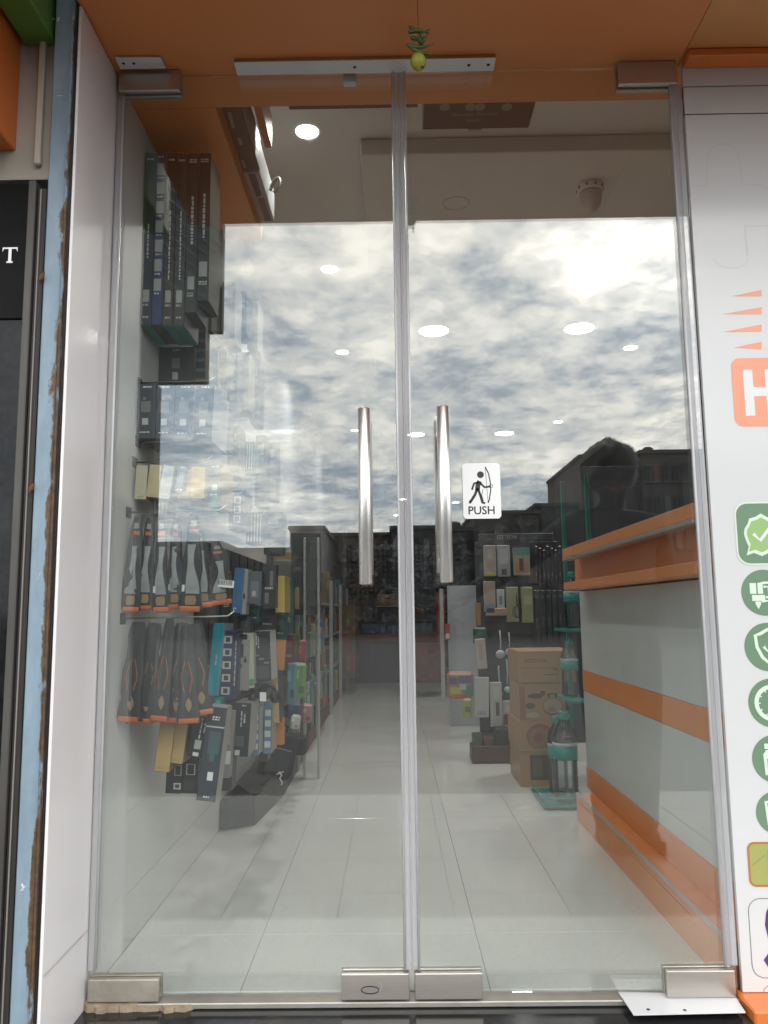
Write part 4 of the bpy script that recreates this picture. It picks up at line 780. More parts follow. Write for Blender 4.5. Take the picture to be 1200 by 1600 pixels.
# wall pegs carrying the rows
M_peg = mat('chrome_peg', (.5, .48, .45), .25, .9)
PEG = [(.42, 250, -.52), (.44, 262, -.56), (.25, 598, -.50), (.25, 690, -.56), (.23, 722, -.50), (.19, 800, -.45), (.17, 966, -.42), (.24, 1120, -.50)]
for k, (Yp, pyy, xe) in enumerate(PEG):
    z = at(260, pyy, y=Yp).z; o = empty('wall_peg', (WX, Yp, z)); tag(o, ('chrome peg above the tall top row boxes', 'chrome peg right over the top row boxes', 'chrome peg above the navy and grey blue boxes', 'short chrome peg under the navy box', 'chrome peg carrying the slim cartons', 'chrome peg carrying the knee support packs', 'chrome peg carrying the grey sleeve packs', 'chrome peg above the tan cartons')[k], 'peg', 'chrome pegs on the left wall')
    b = B(); b.tube([(0, 0, 0), (xe - WX - .02, 0, .004), (xe - WX, 0, .018)], .0026, 8); b.make('rod', M_peg, o)
    b = B(); b.box(0, .003, -.02, .02, -.015, .015, bev=.001); b.make('back_plate', M_black, o)
tw = B()
for xx in (237, 242, 256, 271, 287, 308):
    p = at(xx, 246, y=Y1_); tw.tube([(p.x, Y1_, p.z), (p.x + .002, Y1_ + .01, p.z + .028)], .0014, 6)
tag(tw.make('hang_loops', M_peg), 'thin wire hanging loops standing over the tall top row boxes', 'loops', kind='stuff')

# ================================================================ CARTONS STORED ON THE LINTEL AND BULKHEAD
def topbox(name, lab, cat, x0, x1, y0, y1, z0, ht, front, pr=None, side=None):
    b = B(); b.box(-(x1 - x0) / 2, (x1 - x0) / 2, 0, y1 - y0, 0, ht, bev=.002, mi=(1, 1, 0, 1, 0, 0))
    o = b.make(name, [C(*front), C(*(side or front))], loc=((x0 + x1) / 2, y0, z0)); return tag(o, lab, cat)
ZT = 2.387
a = at(660, 203, z=ZT); c = at(825, 203, z=ZT)
tb_ = topbox('stored_carton', 'dark carton over the door lintel with upside down lettering underneath', 'carton', a.x, c.x, .02, a.y, ZT, .14, (.042, .034, .033))
def under(txt, px, py, size):
    p = at(px, py, z=ZT); o = text_mesh('printed_text', txt, size, C(.22, .20, .19), tb_, (p.x - tb_.location.x, p.y - tb_.location.y, -.0006), rot=(R(180), 0, 0)); o.rotation_euler = (0, R(180), 0); o.rotation_euler = (R(180), 0, R(180)); return o
under('extrang marvella', 741, 179, .021); under('10000', 740, 188, .019)
b = B()
for px_ in (695, 735, 750, 792): p = at(px_, 167, z=ZT); b.poly([(p.x - tb_.location.x + .016 * math.cos(k * math.pi / 8), p.y - tb_.location.y + .018 * math.sin(k * math.pi / 8), -.0006) for k in range(16)])
b.make('printed_ovals', C(.20, .19, .18), tb_)
p = at(742, 203, z=ZT); B().box(p.x - tb_.location.x - .022, p.x - tb_.location.x + .022, p.y - .02 - .006, p.y - .02 + .002, -.0015, .03).make('carton_flap', C(.26, .24, .22), tb_)
a = at(452, 172, z=ZT); c = at(655, 172, z=ZT)
topbox('stored_carton', 'thin dark carton edge showing over the lintel left of the lettered carton', 'carton', a.x, c.x - .005, .02, a.y, ZT, .10, (.045, .036, .032))
a = at(408, 266, z=ZT); c = at(393, 168, z=ZT)
dkc = topbox('stored_carton', 'long dark brown carton overhanging the orange bulkhead', 'carton', -.66, a.x - .004, .16, a.y, ZT, .12, (.052, .040, .036), side=(.20, .23, .25))
b = B()
for (px_, py_, px2_, py2_) in ((358, 175, 365, 200), (373, 215, 377, 226), (378, 250, 383, 262)):
    p = at(px_, py_, z=ZT); q = at(px2_, py2_, z=ZT); ox_, oy_ = dkc.location.x, dkc.location.y
    b.poly([(p.x - ox_ - .005, p.y - oy_, -.0006), (p.x - ox_ + .005, p.y - oy_, -.0006), (q.x - ox_ + .005, q.y - oy_, -.0006), (q.x - ox_ - .005, q.y - oy_, -.0006)])
b.make('printed_marks', C(.25, .24, .23), dkc)
a = at(425, 346, z=ZT); a0 = at(406, 268, z=ZT)
wc = topbox('stored_carton', 'white and navy carton behind the dark brown one on the bulkhead', 'carton', -.66, a0.x - .002, a0.y + .005, a.y, ZT, .12, (.36, .36, .36), side=(.30, .30, .30))
b = B(); ox_, oy_ = wc.location.x, wc.location.y
for (p0, p1, p2, p3) in (((387, 271), (399, 271), (409, 305), (401, 308)),):
    b.poly([(at(*p, z=ZT).x - ox_, at(*p, z=ZT).y - oy_, -.0007) for p in (p0, p1, p2, p3)])
b.make('printed_patch', C(.05, .05, .10), wc)
b = B(); b.poly([(at(*p, z=ZT).x - ox_, at(*p, z=ZT).y - oy_, -.0007) for p in ((403, 310), (412, 308), (424, 344), (414, 346))]); b.make('printed_patch', C(.10, .10, .11), wc)
a = at(425, 230, z=2.46); oc = topbox('stored_carton', 'slim bright orange carton standing between dark carton and ceiling', 'carton', at(414, 230, z=2.46).x, a.x, .05, a.y, ZT + .07, .11, (.50, .15, .06))
topbox('stored_carton', 'plain grey flat carton lying under the slim orange carton', 'carton', at(414, 228, z=ZT).x - .035, at(416, 230, z=ZT).x, .05, .13, ZT, .069, (.2, .2, .2))
o = B().tube([(.013 * math.cos(t) + .008 * math.sin(t), .01 * math.sin(t), .034 * math.sin(t)) for t in [k * math.pi / 10 - 1.2 for k in range(17)]], .0065, 8).make('strap_loop', C(.45, .44, .42), loc=at(430, 290, z=2.44)); tag(o, 'pale strap loop hanging beside the white and navy carton', 'strap')

# ================================================================ DARK SACKS AT THE FOOT OF THE LEFT WALL
M_sack = mat('dark_sack', (.050, .048, .046), .5, var=.2, vscale=7, bump=.6, bscale=22)
def sack(lab, px, py, sx, sy, sz, seed, rz=0):
    p = at(px, py, z=0); ph = seed * 1.7
    def f(u, v):
        an = 2 * math.pi * u; s = math.sin(math.pi * (.06 + .94 * v) * .5 + .0); r = (max(0, 1 - abs(v * 1.12 - .42) ** 3 * 2.6)) * (1 + .10 * math.sin(3 * an + ph) + .06 * math.sin(7 * an + ph * 2 + v * 6))
        if v > .97: r *= .3
        return (sx * r * math.copysign(abs(math.cos(an)) ** .7, math.cos(an)), sy * r * math.copysign(abs(math.sin(an)) ** .7, math.sin(an)), sz * v)
    b = B(); b.grid(f, 30, 16); o = b.make('dark_sack', M_sack, loc=(p.x, p.y, 0.001), rot=(0, 0, rz)); tag(o, lab, 'sack'); return o
fp = [(WX + .002, 1.40), (-.690, 1.405)] + [(at(*q, z=0).x, at(*q, z=0).y) for q in ((398, 1290), (430, 1258), (445, 1240))] + [(-.548, 3.05), (WX + .002, 3.05)]
b = B(); b.prism([(x, y, .002) for x, y in fp], (0, 0, .125)); bmesh.ops.bevel(b.bm, geom=[e for e in b.bm.edges if min(v.co.z for v in e.verts) > .05], offset=.012, segments=3, affect='EDGES')
lg = tag(b.make('low_ledge', mat('dark_grey_laminate', (.060, .058, .056), .4, var=.12, vscale=6)), 'dark grey low ledge along the foot of the left wall', 'ledge')
sh_ = B()
def drape(u, v):
    x = WX + .02 + u * .125; return (x, 1.46 + v * .9, .131 + .010 * (1 + math.sin(v * 19 + u * 5)) * .5 + .030 * max(0, math.sin(v * 7 + 1 + u * 3)) * math.sin(math.pi * min(1, max(0, u))))
sh_.grid(drape, 10, 40); o = sh_.make('plastic_sheet', M_sack, recalc=False); tag(o, 'crumpled dark plastic sheet lying on the dark grey low ledge', 'sheet')
p = at(432, 1246, y=1.86); bk = empty('backpack', (p.x, 1.86, .17), (R(-14), R(12), R(10))); tag(bk, 'black backpack lying on the dark sheet with a white tag', 'backpack')
M_bp = mat('black_nylon', (.016, .016, .018), .6, var=.2, vscale=30, bump=.4, bscale=180)
B().box(-.085, .085, 0, .13, -.06, .16, bev=.035, seg=4).make('main_pocket', M_bp, bk); B().box(-.066, .066, -.030, .012, -.045, .075, bev=.016, seg=3).make('front_pocket', M_bp, bk)
b = B(); b.tube([(-.055, -.031, .068), (0, -.033, .072), (.055, -.031, .068)], .0018, 6); b.make('zip', C(.30, .30, .30), bk)
b = B(); b.tube([(-.02, .05, .155), (-.022, .05, .185), (.0, .05, .197), (.022, .05, .185), (.02, .05, .155)], .006, 6); b.make('grab_loop', M_bp, bk)
B().box(-.07, .09, 0, .16, 0, .10, bev=.02, seg=3).make('dark_pouch', M_bp, loc=(at(452, 1196, y=2.3).x, 2.3, .13)); tag(col.objects['dark_pouch'], 'small black pouch at the far end of the dark sheet', 'pouch')
q = at(436, 1216, y=1.80); b = B(); stroke2(b, [(.0, .03), (.012, .012), (.003, .0), (.016, -.02), (.010, -.03)], .006, 0); stroke2(b, [(-.012, .018), (.022, .030)], .005, -.0005); tag(b.make('white_tag', M_sticker, loc=q), 'crumpled white tag on the dark grey sack', 'tag')

# ================================================================ SHELVING ALONG THE LEFT, DEEPER INSIDE
M_up = mat('shelf_upright_paint', (.42, .43, .42), .4, var=.04); M_shelf = mat('shelf_board', (.30, .30, .29), .45); M_kick = mat('brown_kick', (.12, .055, .032), .5)
def goods(b_list, n):
    pass
PALET = [(.05, .055, .06), (.10, .10, .10), (.30, .29, .27), (.40, .16, .06), (.06, .13, .28), (.30, .05, .05), (.12, .28, .12), (.45, .42, .36), (.08, .22, .24), (.20, .12, .07), (.42, .32, .12), (.18, .19, .21)]
def shelf_unit(lab, x0, x1, y0, y1, ht, levels, seed, grp):
    r = empty('shelf_unit', (x0, y0, 0)); tag(r, lab, 'shelf', grp); d = x1 - x0; ln = y1 - y0
    for yy in (0.0, ln - .03): B().box(d - .025, d, yy, yy + .03, 0, ht, bev=.002).make('upright', M_up, r)
    B().box(0, .012, .0, ln, 0, ht).make('back_panel', mat('shelf_back', (.10, .10, .11), .6), r); B().box(.013, d - .026, .004, ln - .004, 0, .10).make('kick_board', M_kick, r)
    for z in levels: B().box(.013, d - .028, .004, ln - .004, z, z + .018, bev=.002).make('shelf_board', M_shelf, r)
    return r
GSH = 'shelf units along the left wall deep inside'
GGD = 'packets standing on the left shelf units'
adjs = ['dull', 'small', 'tall', 'squat', 'narrow', 'wide', 'plain', 'worn']
def colname(c):
    r, g, b = c
    if max(c) < .07: return 'black'
    if max(c) - min(c) < .06: return 'grey' if max(c) < .33 else 'white'
    if r > .35 and g > .28 and b < .2: return 'yellow'
    if r > g * 1.8: return 'orange' if g > .1 else 'red'
    if b > r * 1.5 and b > g * 1.3: return 'blue'
    if g > r * 1.4: return 'green' if b < .2 else 'teal'
    return 'brown'
rg = random.Random(11); used_lab = {}
def fill(x1, y0, y1, z, hmax, depth, place, grp, name='shelf_packet', nmax=40):
    y = y0
    k = 0
    while y < y1 - .05 and k < nmax:
        wy = rg.uniform(.06, .15); h = rg.uniform(.55, .95) * hmax; c = rg.choice(PALET)
        if y + wy > y1: break
        b = B(); b.box(-depth, 0, 0, wy - .008, 0, h, bev=.003, mi=(1, 0, 1, 1, 1, 1)); o = b.make(name, [C(*c), C(*[v * .8 for v in c])], loc=(x1 - rg.uniform(0, .03), y, z + .001))
        ord_ = ['first', 'second', 'third', 'fourth', 'fifth', 'sixth', 'seventh', 'eighth', 'ninth', 'tenth', 'eleventh', 'twelfth', 'thirteenth', 'fourteenth', 'fifteenth'][k % 15]
        tag(o, '%s packet, %s from the door on the %s' % (colname(c), ord_, place), 'packet', grp)
        bb = B(); bb.poly([(.0006, .1 * wy, h * .55), (.0006, .8 * wy, h * .55), (.0006, .8 * wy, h * .8), (.0006, .1 * wy, h * .8)]); bb.make('printed_panel', C(*rg.choice(PALET)), o)
        y += wy; k += 1
UN = ['nearest', 'second', 'third', 'fourth']
for i, (ya, yb) in enumerate(((2.55, 3.75), (3.8, 5.0), (5.05, 6.25), (6.3, 7.5))):
    shelf_unit('%s grey shelf unit along the left wall behind the hanging goods' % UN[i], WX + .002, -.53, ya, yb, 1.16 if i else 1.22, (.36, .66, .94), i, GSH)
    for z, nm, hm in ((.10, 'bottom level', .24), (.379, 'second level', .26), (.679, 'third level', .25), (.959, 'top level', .30)):
        fill(-.555, ya + .05, yb - .05, z, hm, .13, '%s of the %s left shelf unit' % (nm, UN[i]), GGD)
for z, nm, hm, ya in ((.90, 'upper hanging row', .20, 2.35), (.60, 'middle hanging row', .24, 2.45), (.28, 'lower hanging row', .22, 2.6)):
    fill(-.497, ya, 4.9, z, hm, .022, '%s before the left shelves' % nm, 'packets hooked along the front of the left shelf units', 'hooked_packet', 15)
# bright bags hooked in front of the shelf uprights
for (r, Yp, cc, lb) in (((446, 1035, 460, 1100), 1.75, (.10, .28, .38), 'light blue polythene bag low on the left'), ((455, 1036, 476, 1092), 1.9, (.20, .36, .14), 'light green polythene bag right of the light blue one'), ((446, 1098, 470, 1124), 1.8, (.05, .06, .12), 'navy and white wrapped cloth below the green bag'), ((470, 1100, 486, 1130), 2.3, (.42, .22, .22), 'pinkish packet low on the brown kick board'), ((452, 1118, 467, 1140), 1.7, (.50, .50, .47), 'white card with black handwriting at the shelf foot'), ((464, 1000, 476, 1045), 2.2, (.35, .05, .045), 'red narrow packet hooked on the shelf upright')):
    o = pbox('hanging_bag', lb, 'bag', r, Yp, .05, cc, None, None, 2, [('r', .15, .55, .5, .8, tuple(min(.7, v * 1.7) for v in cc)), ('r', .5, .15, .9, .35, tuple(v * .5 for v in cc))], 'bright packets hooked low on the left', bev=.012)
# tall dark cabinet at the end of the left run
a = at(455, 832, y=2.4); c = at(499, 832, y=2.4)
o = B().box(0, c.x - a.x, 0, .10, 0, .46, bev=.004).make('dark_bin', C(.06, .065, .07), loc=(a.x, 2.4, a.z - .46)); tag(o, 'dark header board standing over the first grey shelf unit', 'board')
for s, lb in ((476, 'pale upright strip under the dark header board, left'), (498, 'pale upright strip under the dark header board, right')):
    p = at(s, 1150, y=2.38); q = at(s, 840, y=2.38); tag(B().box(p.x - .006, p.x + .006, 2.36, 2.395, 0, q.z, bev=.002).make('upright_strip', M_up), lb, 'upright')

# ================================================================ CENTRE BACK OF THE SHOP
BY = 7.9
def backbox(name, lab, cat, r, Yb, dep, cc, pr=(), grp=None): return pbox(name, lab, cat, r, Yb, dep, cc, None, None, 0, pr, grp)
ctr = empty('back_counter', (0, BY, 0)); tag(ctr, 'dark counter with red brown front across the back of the aisle', 'counter')
xa, xb = at(556, 1000, y=BY).x, at(690, 1000, y=BY).x
B().box(xa, xb, 0, .6, 0, .50, bev=.006).make('counter_front', mat('counter_dark', (.028, .026, .028), .35), ctr); B().box(xa - .02, xb + .02, -.03, .62, .5, .60, bev=.006).make('counter_top', mat('counter_brown', (.20, .065, .035), .4), ctr)
for r, Yb, cc, lb in (((566, 975, 603, 1018), 7.95, (.030, .05, .17), 'royal blue bundle on the back counter, left of two'), ((604, 978, 634, 1016), 7.95, (.035, .055, .15), 'royal blue bundle on the back counter, right of two'), ((636, 975, 676, 1006), 8.0, (.10, .11, .12), 'grey bundle on the back counter beyond the door seam'),
                      ((525, 945, 556, 1060), 6.6, (.15, .075, .04), 'brown woven basket stack left of the back counter'), ((686, 925, 697, 1060), 6.4, (.28, .035, .03), 'tall red column right of the back aisle'), ((570, 935, 622, 972), 9.2, (.13, .14, .16), 'dim grey goods above the blue bundles'), ((622, 935, 680, 972), 9.3, (.05, .05, .06), 'dark goods above the right blue bundle'), ((650, 1005, 688, 1064), 6.2, (.12, .022, .02), 'dark red crate on the floor right of the back aisle')):
    o = backbox('stacked_goods', lb, 'goods', r, Yb, .3, cc, [('r', .08 + .23 * i, .1 + .3 * j, .26 + .23 * i, .3 + .3 * j, tuple(min(.6, v * rg.uniform(.5, 2.2)) for v in cc)) for i in range(4) for j in range(3)])
# wall of small hanging goods behind: separate rows of packets on a grid
grd = empty('display_grid', (0, 10.5, 0)); tag(grd, 'dark display grid covered with small packets at the back of the shop', 'display')
B().box(-.72, 1.2, 0, .04, 0, 1.95).make('grid_board', mat('grid_dark', (.025, .026, .030), .6), grd)
b1, b2, b3 = B(), B(), B()
for i in range(26):
    for j in range(14):
        x = -.70 + i * .072; z = .75 + j * .085; b_ = rg.choice((b1, b2, b3)); b_.box(x, x + rg.uniform(.035, .062), -.03, -.002, z, z + rg.uniform(.04, .072))
for b_, c in ((b1, (.09, .10, .12)), (b2, (.18, .18, .19)), (b3, (.05, .07, .11))): o = b_.make('grid_packets', C(*c), grd); o['kind'] = 'stuff'
pbox('amber_goods', 'amber goods hanging over the back counter', 'goods', (590, 928, 625, 948), 8.4, .08, (.26, .12, .05), None, None, 0, [('r', .2, .2, .4, .7, (.5, .3, .1)), ('r', .6, .3, .8, .8, (.4, .2, .08))])  # amber front with brighter printed patches

# ================================================================ GONDOLA OF KITCHEN TOOLS, RIGHT OF THE AISLE
GYy = 2.95
a = at(752, 1195, y=GYy); c = at(884, 1195, y=GYy); tz = at(800, 846, y=GYy).z
gon = empty('tool_stand', (a.x, GYy, 0)); tag(gon, 'black pegboard stand full of hanging kitchen tools', 'stand')
B().box(0, c.x - a.x, 0, .04, 0.02, tz, bev=.003).make('peg_board', mat('pegboard_black', (.014, .014, .016), .45, var=.2), gon); B().box(-.02, c.x - a.x + .02, -.16, .05, 0, .14, bev=.006).make('stand_base', C(.06, .02, .018), gon)
q = at(792, 842, y=GYy); B().box(.02, c.x - a.x - .02, .0, .02, tz + .002, tz + .05, bev=.002).make('header_board', C(.03, .03, .034), gon)
text_mesh('header_text', 'GTTION', .034, C(.34, .34, .35), gon, (q.x - a.x, -.0015, tz + .026))
GT = 'kitchen tools hanging on the black pegboard stand'
def tool(name, lab, cat, r, cc, pr=(), tl=0, Yt=GYy - .06, dep=.03, bev=.003): return pbox(name, lab, cat, r, Yt, dep, cc, None, None, tl, pr, GT, bev)
tool('blister_card', 'cream and yellow blister card at the left of the upper tool row', 'card', (757, 852, 776, 900), (.34, .31, .27), [('r', .1, .02, .9, .14, (.50, .42, .08)), ('r', .2, .25, .8, .5, (.36, .24, .20)), ('r', .3, .55, .7, .9, (.42, .38, .34))])
tool('blister_card', 'pale grey blister card in the middle of the upper tool row', 'card', (778, 852, 798, 901), (.33, .32, .33), [('r', .3, .05, .7, .25, (.10, .11, .12)), ('r', .15, .4, .85, .9, (.40, .40, .42))])
tool('blister_card', 'teal and peach blister card at the right of the upper tool row', 'card', (803, 855, 829, 899), (.34, .30, .24), [('r', 0, .72, 1, 1, (.10, .25, .25)), ('r', .1, .1, .9, .45, (.40, .22, .15)), ('r', .35, .15, .6, .6, (.14, .08, .05))])
tool('blister_card', 'pink and blue printed card in the second tool row', 'card', (757, 908, 775, 956), (.38, .30, .27), [('r', 0, 0, 1, .25, (.16, .26, .36)), ('r', .2, .4, .8, .8, (.42, .32, .28))])
tool('blister_card', 'small white and blue card left of the olive cards', 'card', (777, 921, 789, 955), (.44, .45, .46), [('r', .3, .3, .7, .7, (.12, .24, .36))])
tool('blister_card', 'peach card under the pink and blue card', 'card', (760, 950, 792, 962), (.40, .25, .17), [('r', .0, .4, .4, 1, (.03, .04, .06))], Yt=GYy - .09)
tool('olive_card', 'olive green card holding a whisk, left of two', 'card', (792, 917, 811, 972), (.31, .31, .16), [])
tool('olive_card', 'olive green card with printed square, right of two', 'card', (816, 917, 834, 973), (.27, .28, .13), [('r', .2, .5, .9, .75, (.36, .36, .2))])
wh = empty('hand_whisk', at(808, 952, y=GYy - .10)); tag(wh, 'wire hand whisk hanging over the olive cards', 'whisk', GT)
b = B(); b.tube([(0, 0, .02), (0, 0, .10)], .004, 8); b.make('handle', M_black, wh)
for k in range(3): b = B(); b.tube([(math.sin(t) * .028 * math.cos(k * 1.05), math.sin(t) * .028 * math.sin(k * 1.05), .02 - .07 * (1 - math.cos(t)) / 2 * 1.0) for t in [-math.pi + j * math.pi / 8 for j in range(17)]], .0015, 6); b.make('wire_loop', M_ink, wh)
def ladle(lab, px, py, py2, m, wd):
    o = empty('kitchen_ladle', at(px, py2, y=GYy - .10)); tag(o, lab, 'ladle', GT); h = at(px, py, y=GYy - .1).z - o.location.z
    b = B(); b.tube([(0, 0, .03), (.004, .004, h * .5), (0, 0, h)], [.006, .004, .005], 8); b.make('handle', m, o)
    b = B(); b.lathe([(.002, -.018), (wd * .7, -.010), (wd, .006), (wd * .92, .006), (wd * .6, -.006), (.002, -.012)], n=16); b.make('bowl', m, o, rot=(R(-60), 0, 0)); return o
M_lad = mat('white_nylon', (.38, .40, .42), .4); M_lt = mat('mint_nylon', (.34, .48, .46), .35)
ladle('white nylon ladle with round bowl hanging head down', 782, 985, 1023, M_lad, .030); ladle('white slotted spoon right of the white ladle', 796, 988, 1019, M_lad, .026)
ladle('mint green spatula spoon hanging lower than the white ladles', 793, 1030, 1078, M_lt, .022); ladle('white spoon with pale handle at the lower tool row', 780, 1040, 1085, M_lad, .022)
tool('spatula_card', 'white card with brown spatula shape low on the stand', 'card', (767, 1066, 786, 1136), (.44, .42, .40), [('r', .45, .25, .75, .55, (.12, .08, .07)), ('r', .3, .6, .8, .9, (.50, .50, .50))], Yt=GYy - .12)
tool('spatula_card', 'pale card with dark red block beside the spatula card', 'card', (787, 1095, 802, 1137), (.40, .38, .37), [('r', .05, .1, .8, .5, (.14, .03, .03)), ('r', .3, .6, .7, .85, (.5, .5, .5))], Yt=GYy - .12)
tool('spatula_card', 'long white card left of the spatula card', 'card', (742, 1058, 764, 1121), (.46, .46, .47), [('t', .2, .05, .8, .15, (.2, .2, .2))], Yt=GYy - .12, tl=2)
tool('note_card', 'pink white instruction card hooked at the left edge of the stand', 'card', (746, 998, 762, 1045), (.47, .41, .38), [('t', .3, .3, .7, .8, (.38, .24, .22))], Yt=GYy - .12, tl=-3)
tool('green_mitt', 'dark green mitt hooked above the instruction card', 'mitt', (740, 980, 762, 1008), (.04, .09, .075), Yt=GYy - .10, bev=.012)
tool('wood_roller', 'orange brown rolling pin hanging beside the white side board', 'rolling pin', (744, 942, 752, 978), (.34, .16, .07), Yt=GYy - .05)
for k in range(8):
    xx = 836 + k * 6.2; tool('black_pouch', '%s black glossy pouch from the left on the dark end of the stand' % ['first', 'second', 'third', 'fourth', 'fifth', 'sixth', 'seventh', 'eighth'][k], 'pouch', (xx, 853 + (k % 3) * 3, xx + 5.6, 912 + (k % 2) * 4), (.016 + .01 * (k % 3), .016, .02 + .008 * (k % 2)), [('r', .3, .2, .6, .3, (.15, .15, .16)), ('r', .35, .8, .55, .9, (.12, .12, .13))], tl=1, bev=.004)
for k in range(5):
    xx = 838 + k * 9; tool('black_pouch', '%s long black pouch in the lower rank of the stand' % ['first', 'second', 'third', 'fourth', 'fifth'][k], 'pouch', (xx, 922, xx + 8, 1008 - k * 3), (.018, .018, .021 + .006 * (k % 2)), [('r', .2 + .1 * (k % 3), .3, .4 + .1 * (k % 3), .5, (.10, .10, .11)), ('r', .1, .85, .8, .9, (.08, .08, .09))], bev=.004)
sb = empty('white_side_board', at(703, 1120, y=4.2)); sb.location.z = 0
o = B().box(0, at(747, 1000, y=4.2).x - sb.location.x, 0, .03, 0, at(720, 915, y=4.2).z, bev=.002).make('board', C(.34, .35, .37), sb); tag(sb, 'plain pale grey side board standing left of the tool stand', 'board')
pbox('edge_post', 'thin white post at the left edge of the side board', 'post', (690, 920, 696, 1090), 4.1, .03, (.32, .32, .31))
pbox('product_box', 'small red and white box between the post and the side board', 'box', (696, 975, 703, 1000), 4.0, .06, (.36, .06, .05), None, None, 0, [('r', .1, .1, .9, .4, LG)])
bag = pbox('colour_bag', 'crumpled colourful snack bag of red, blue and yellow at floor level', 'bag', (700, 1050, 741, 1093), 3.5, .10, (.34, .17, .10), None, None, 0, [('r', .05, .55, .35, .8, (.05, .07, .24)), ('r', .4, .6, .9, .85, (.10, .12, .22)), ('r', .1, .2, .5, .45, (.42, .38, .08)), ('r', .6, .1, .95, .5, (.10, .22, .16)), ('r', .3, .02, .8, .16, (.40, .10, .06)), ('r', .45, .35, .7, .55, (.45, .44, .42))], bev=.02)
pbox('colour_bag', 'yellow green packet under the colourful bag', 'bag', (724, 1092, 738, 1122), 3.4, .05, (.36, .35, .09), None, None, 0, [('r', .2, .3, .8, .6, (.12, .22, .10))], bev=.01)
p = at(738, 1188, y=2.72); q = at(802, 1188, y=2.72); wd = q.x - p.x
tr_ = empty('storage_tray', (p.x, 2.72, 0)); tag(tr_, 'dark red brown storage tray on the floor before the tool stand', 'tray'); M_tray = C(.075, .028, .022)
for x0_, x1_, y0_, y1_ in ((0, wd, 0, .008), (0, wd, .142, .15), (0, .008, .0085, .1415), (wd - .008, wd, .0085, .1415)): B().box(x0_, x1_, y0_, y1_, .002, .10, bev=.002).make('tray_side', M_tray, tr_)
B().box(.009, wd - .009, .009, .141, .002, .012).make('tray_bottom', M_tray, tr_)
for k, (u0, u1, hh, cc, lb) in enumerate(((.05, .28, .16, (.05, .075, .05), 'green black packet standing in the red brown tray'), (.30, .56, .13, (.10, .03, .03), 'maroon packet standing in the red brown tray'), (.58, .95, .18, (.018, .018, .02), 'black packet standing in the red brown tray'))):
    b = B(); b.box(u0 * wd, u1 * wd, 0, .09, 0, hh, bev=.006, seg=2); tag(b.make('tray_packet', C(*cc), loc=(p.x, 2.745, .013), rot=(R(-6 + 5 * k), 0, 0)), lb, 'packet', 'packets in the floor tray')

# ================================================================ CARDBOARD CARTONS
CY = 2.12
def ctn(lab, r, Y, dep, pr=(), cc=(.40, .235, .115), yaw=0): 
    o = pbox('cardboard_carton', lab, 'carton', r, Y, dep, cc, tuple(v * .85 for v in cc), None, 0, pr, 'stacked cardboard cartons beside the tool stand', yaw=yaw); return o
BK, RED = (.10, .065, .045), (.26, .085, .055)
c1 = ctn('bottom cardboard carton on the floor with a dark printed panel', (814, 1174, 872, 1230), CY, .34, [('r', .27, .2, .98, .9, (.085, .06, .045)), ('r', .34, .3, .6, .8, (.16, .11, .08)), ('r', 0, .93, 1, 1, (.36, .25, .15))])
z1 = c1.location.z
c2 = ctn('cardboard carton with a red printed pot, second from the floor', (811, 1126, 880, 1173.4), CY - .01, .35, [('e', .18, .05, .80, .90, RED), ('e', .22, .05, .76, .78, (.27, .15, .085)), ('e', .34, .25, .56, .62, (.26, .07, .045)), ('t', .60, .12, .92, .3, (.28, .12, .07)), ('r', .0, 0, 1, .06, (.38, .28, .18))])
c3 = ctn('cardboard carton with printed kettle pictures, third from the floor', (813, 1067, 884, 1125.4), CY, .34, [('e', .50, .12, .96, .60, (.15, .10, .07)), ('e', .52, .18, .94, .58, (.40, .30, .22)), ('e', .60, .22, .80, .36, (.27, .19, .13)), ('e', .18, .58, .52, .72, (.10, .07, .05)), ('r', .46, .66, .56, .78, (.09, .06, .05)), ('e', .12, .30, .34, .46, (.12, .09, .06)), ('e', .14, .06, .42, .22, (.46, .37, .28)), ('e', .74, .02, .98, .16, (.44, .34, .25)), ('r', .62, .60, .66, .70, (.07, .05, .04)), ('r', .78, .60, .82, .70, (.07, .05, .04)), ('r', .62, .69, .82, .72, (.07, .05, .04)), ('r', 0, .0, .12, .9, (.30, .12, .07))])
c4 = ctn('top cardboard carton with a sealed tape seam', (811, 1017, 900, 1066.4), CY - .01, .36, [('r', .62, 0, .66, 1, (.36, .24, .14)), ('t', .1, .62, .5, .74, (.28, .12, .07)), ('r', 0, .45, 1, .47, (.22, .13, .07))])

# ================================================================ TEAL BOTTLE RACK
M_teal = mat('teal_metal', (.012, .20, .165), .35, var=.06)
rp = at(858, 1240, z=0); RYr = 1.66
rk = empty('bottle_rack', (at(858, 1268, y=RYr).x, RYr, 0)); tag(rk, 'teal metal bottle rack behind the partition end', 'rack')
ox, oy = rk.location.x, RYr
def post(px_, y_, pt_): p = at(px_, 1000, y=y_); z = at(px_, pt_, y=y_).z; B().box(p.x - ox - .009, p.x - ox + .009, y_ - oy, y_ - oy + .018, 0, z, bev=.001).make('rack_post', M_teal, rk)
post(889, 1.98, 752); post(928, 1.76, 741)
xa = at(852, 1255, y=1.70).x - ox; xb = .20
for z, k in ((.01, 0), (.46, 1), (.78, 2)):
    b = B(); b.box(.115 if k else -.02, xb, .02 if k else 0, .30 if k else .34, z, z + .012, bev=.001); b.make('rack_shelf', M_teal, rk)
b = B(); b.tube([(-.02, .004, .05), (xb, .004, .05)], .004, 6); b.tube([(-.02, .004, .05), (-.02, .34, .05)], .004, 6); b.make('guard_rail', M_teal, rk)
wire = B(); q = at(868, 1047, y=1.68)
M_pet = bpy.data.materials.new('clear_bottle_plastic'); M_pet.use_nodes = True; t = M_pet.node_tree; t.nodes.clear()
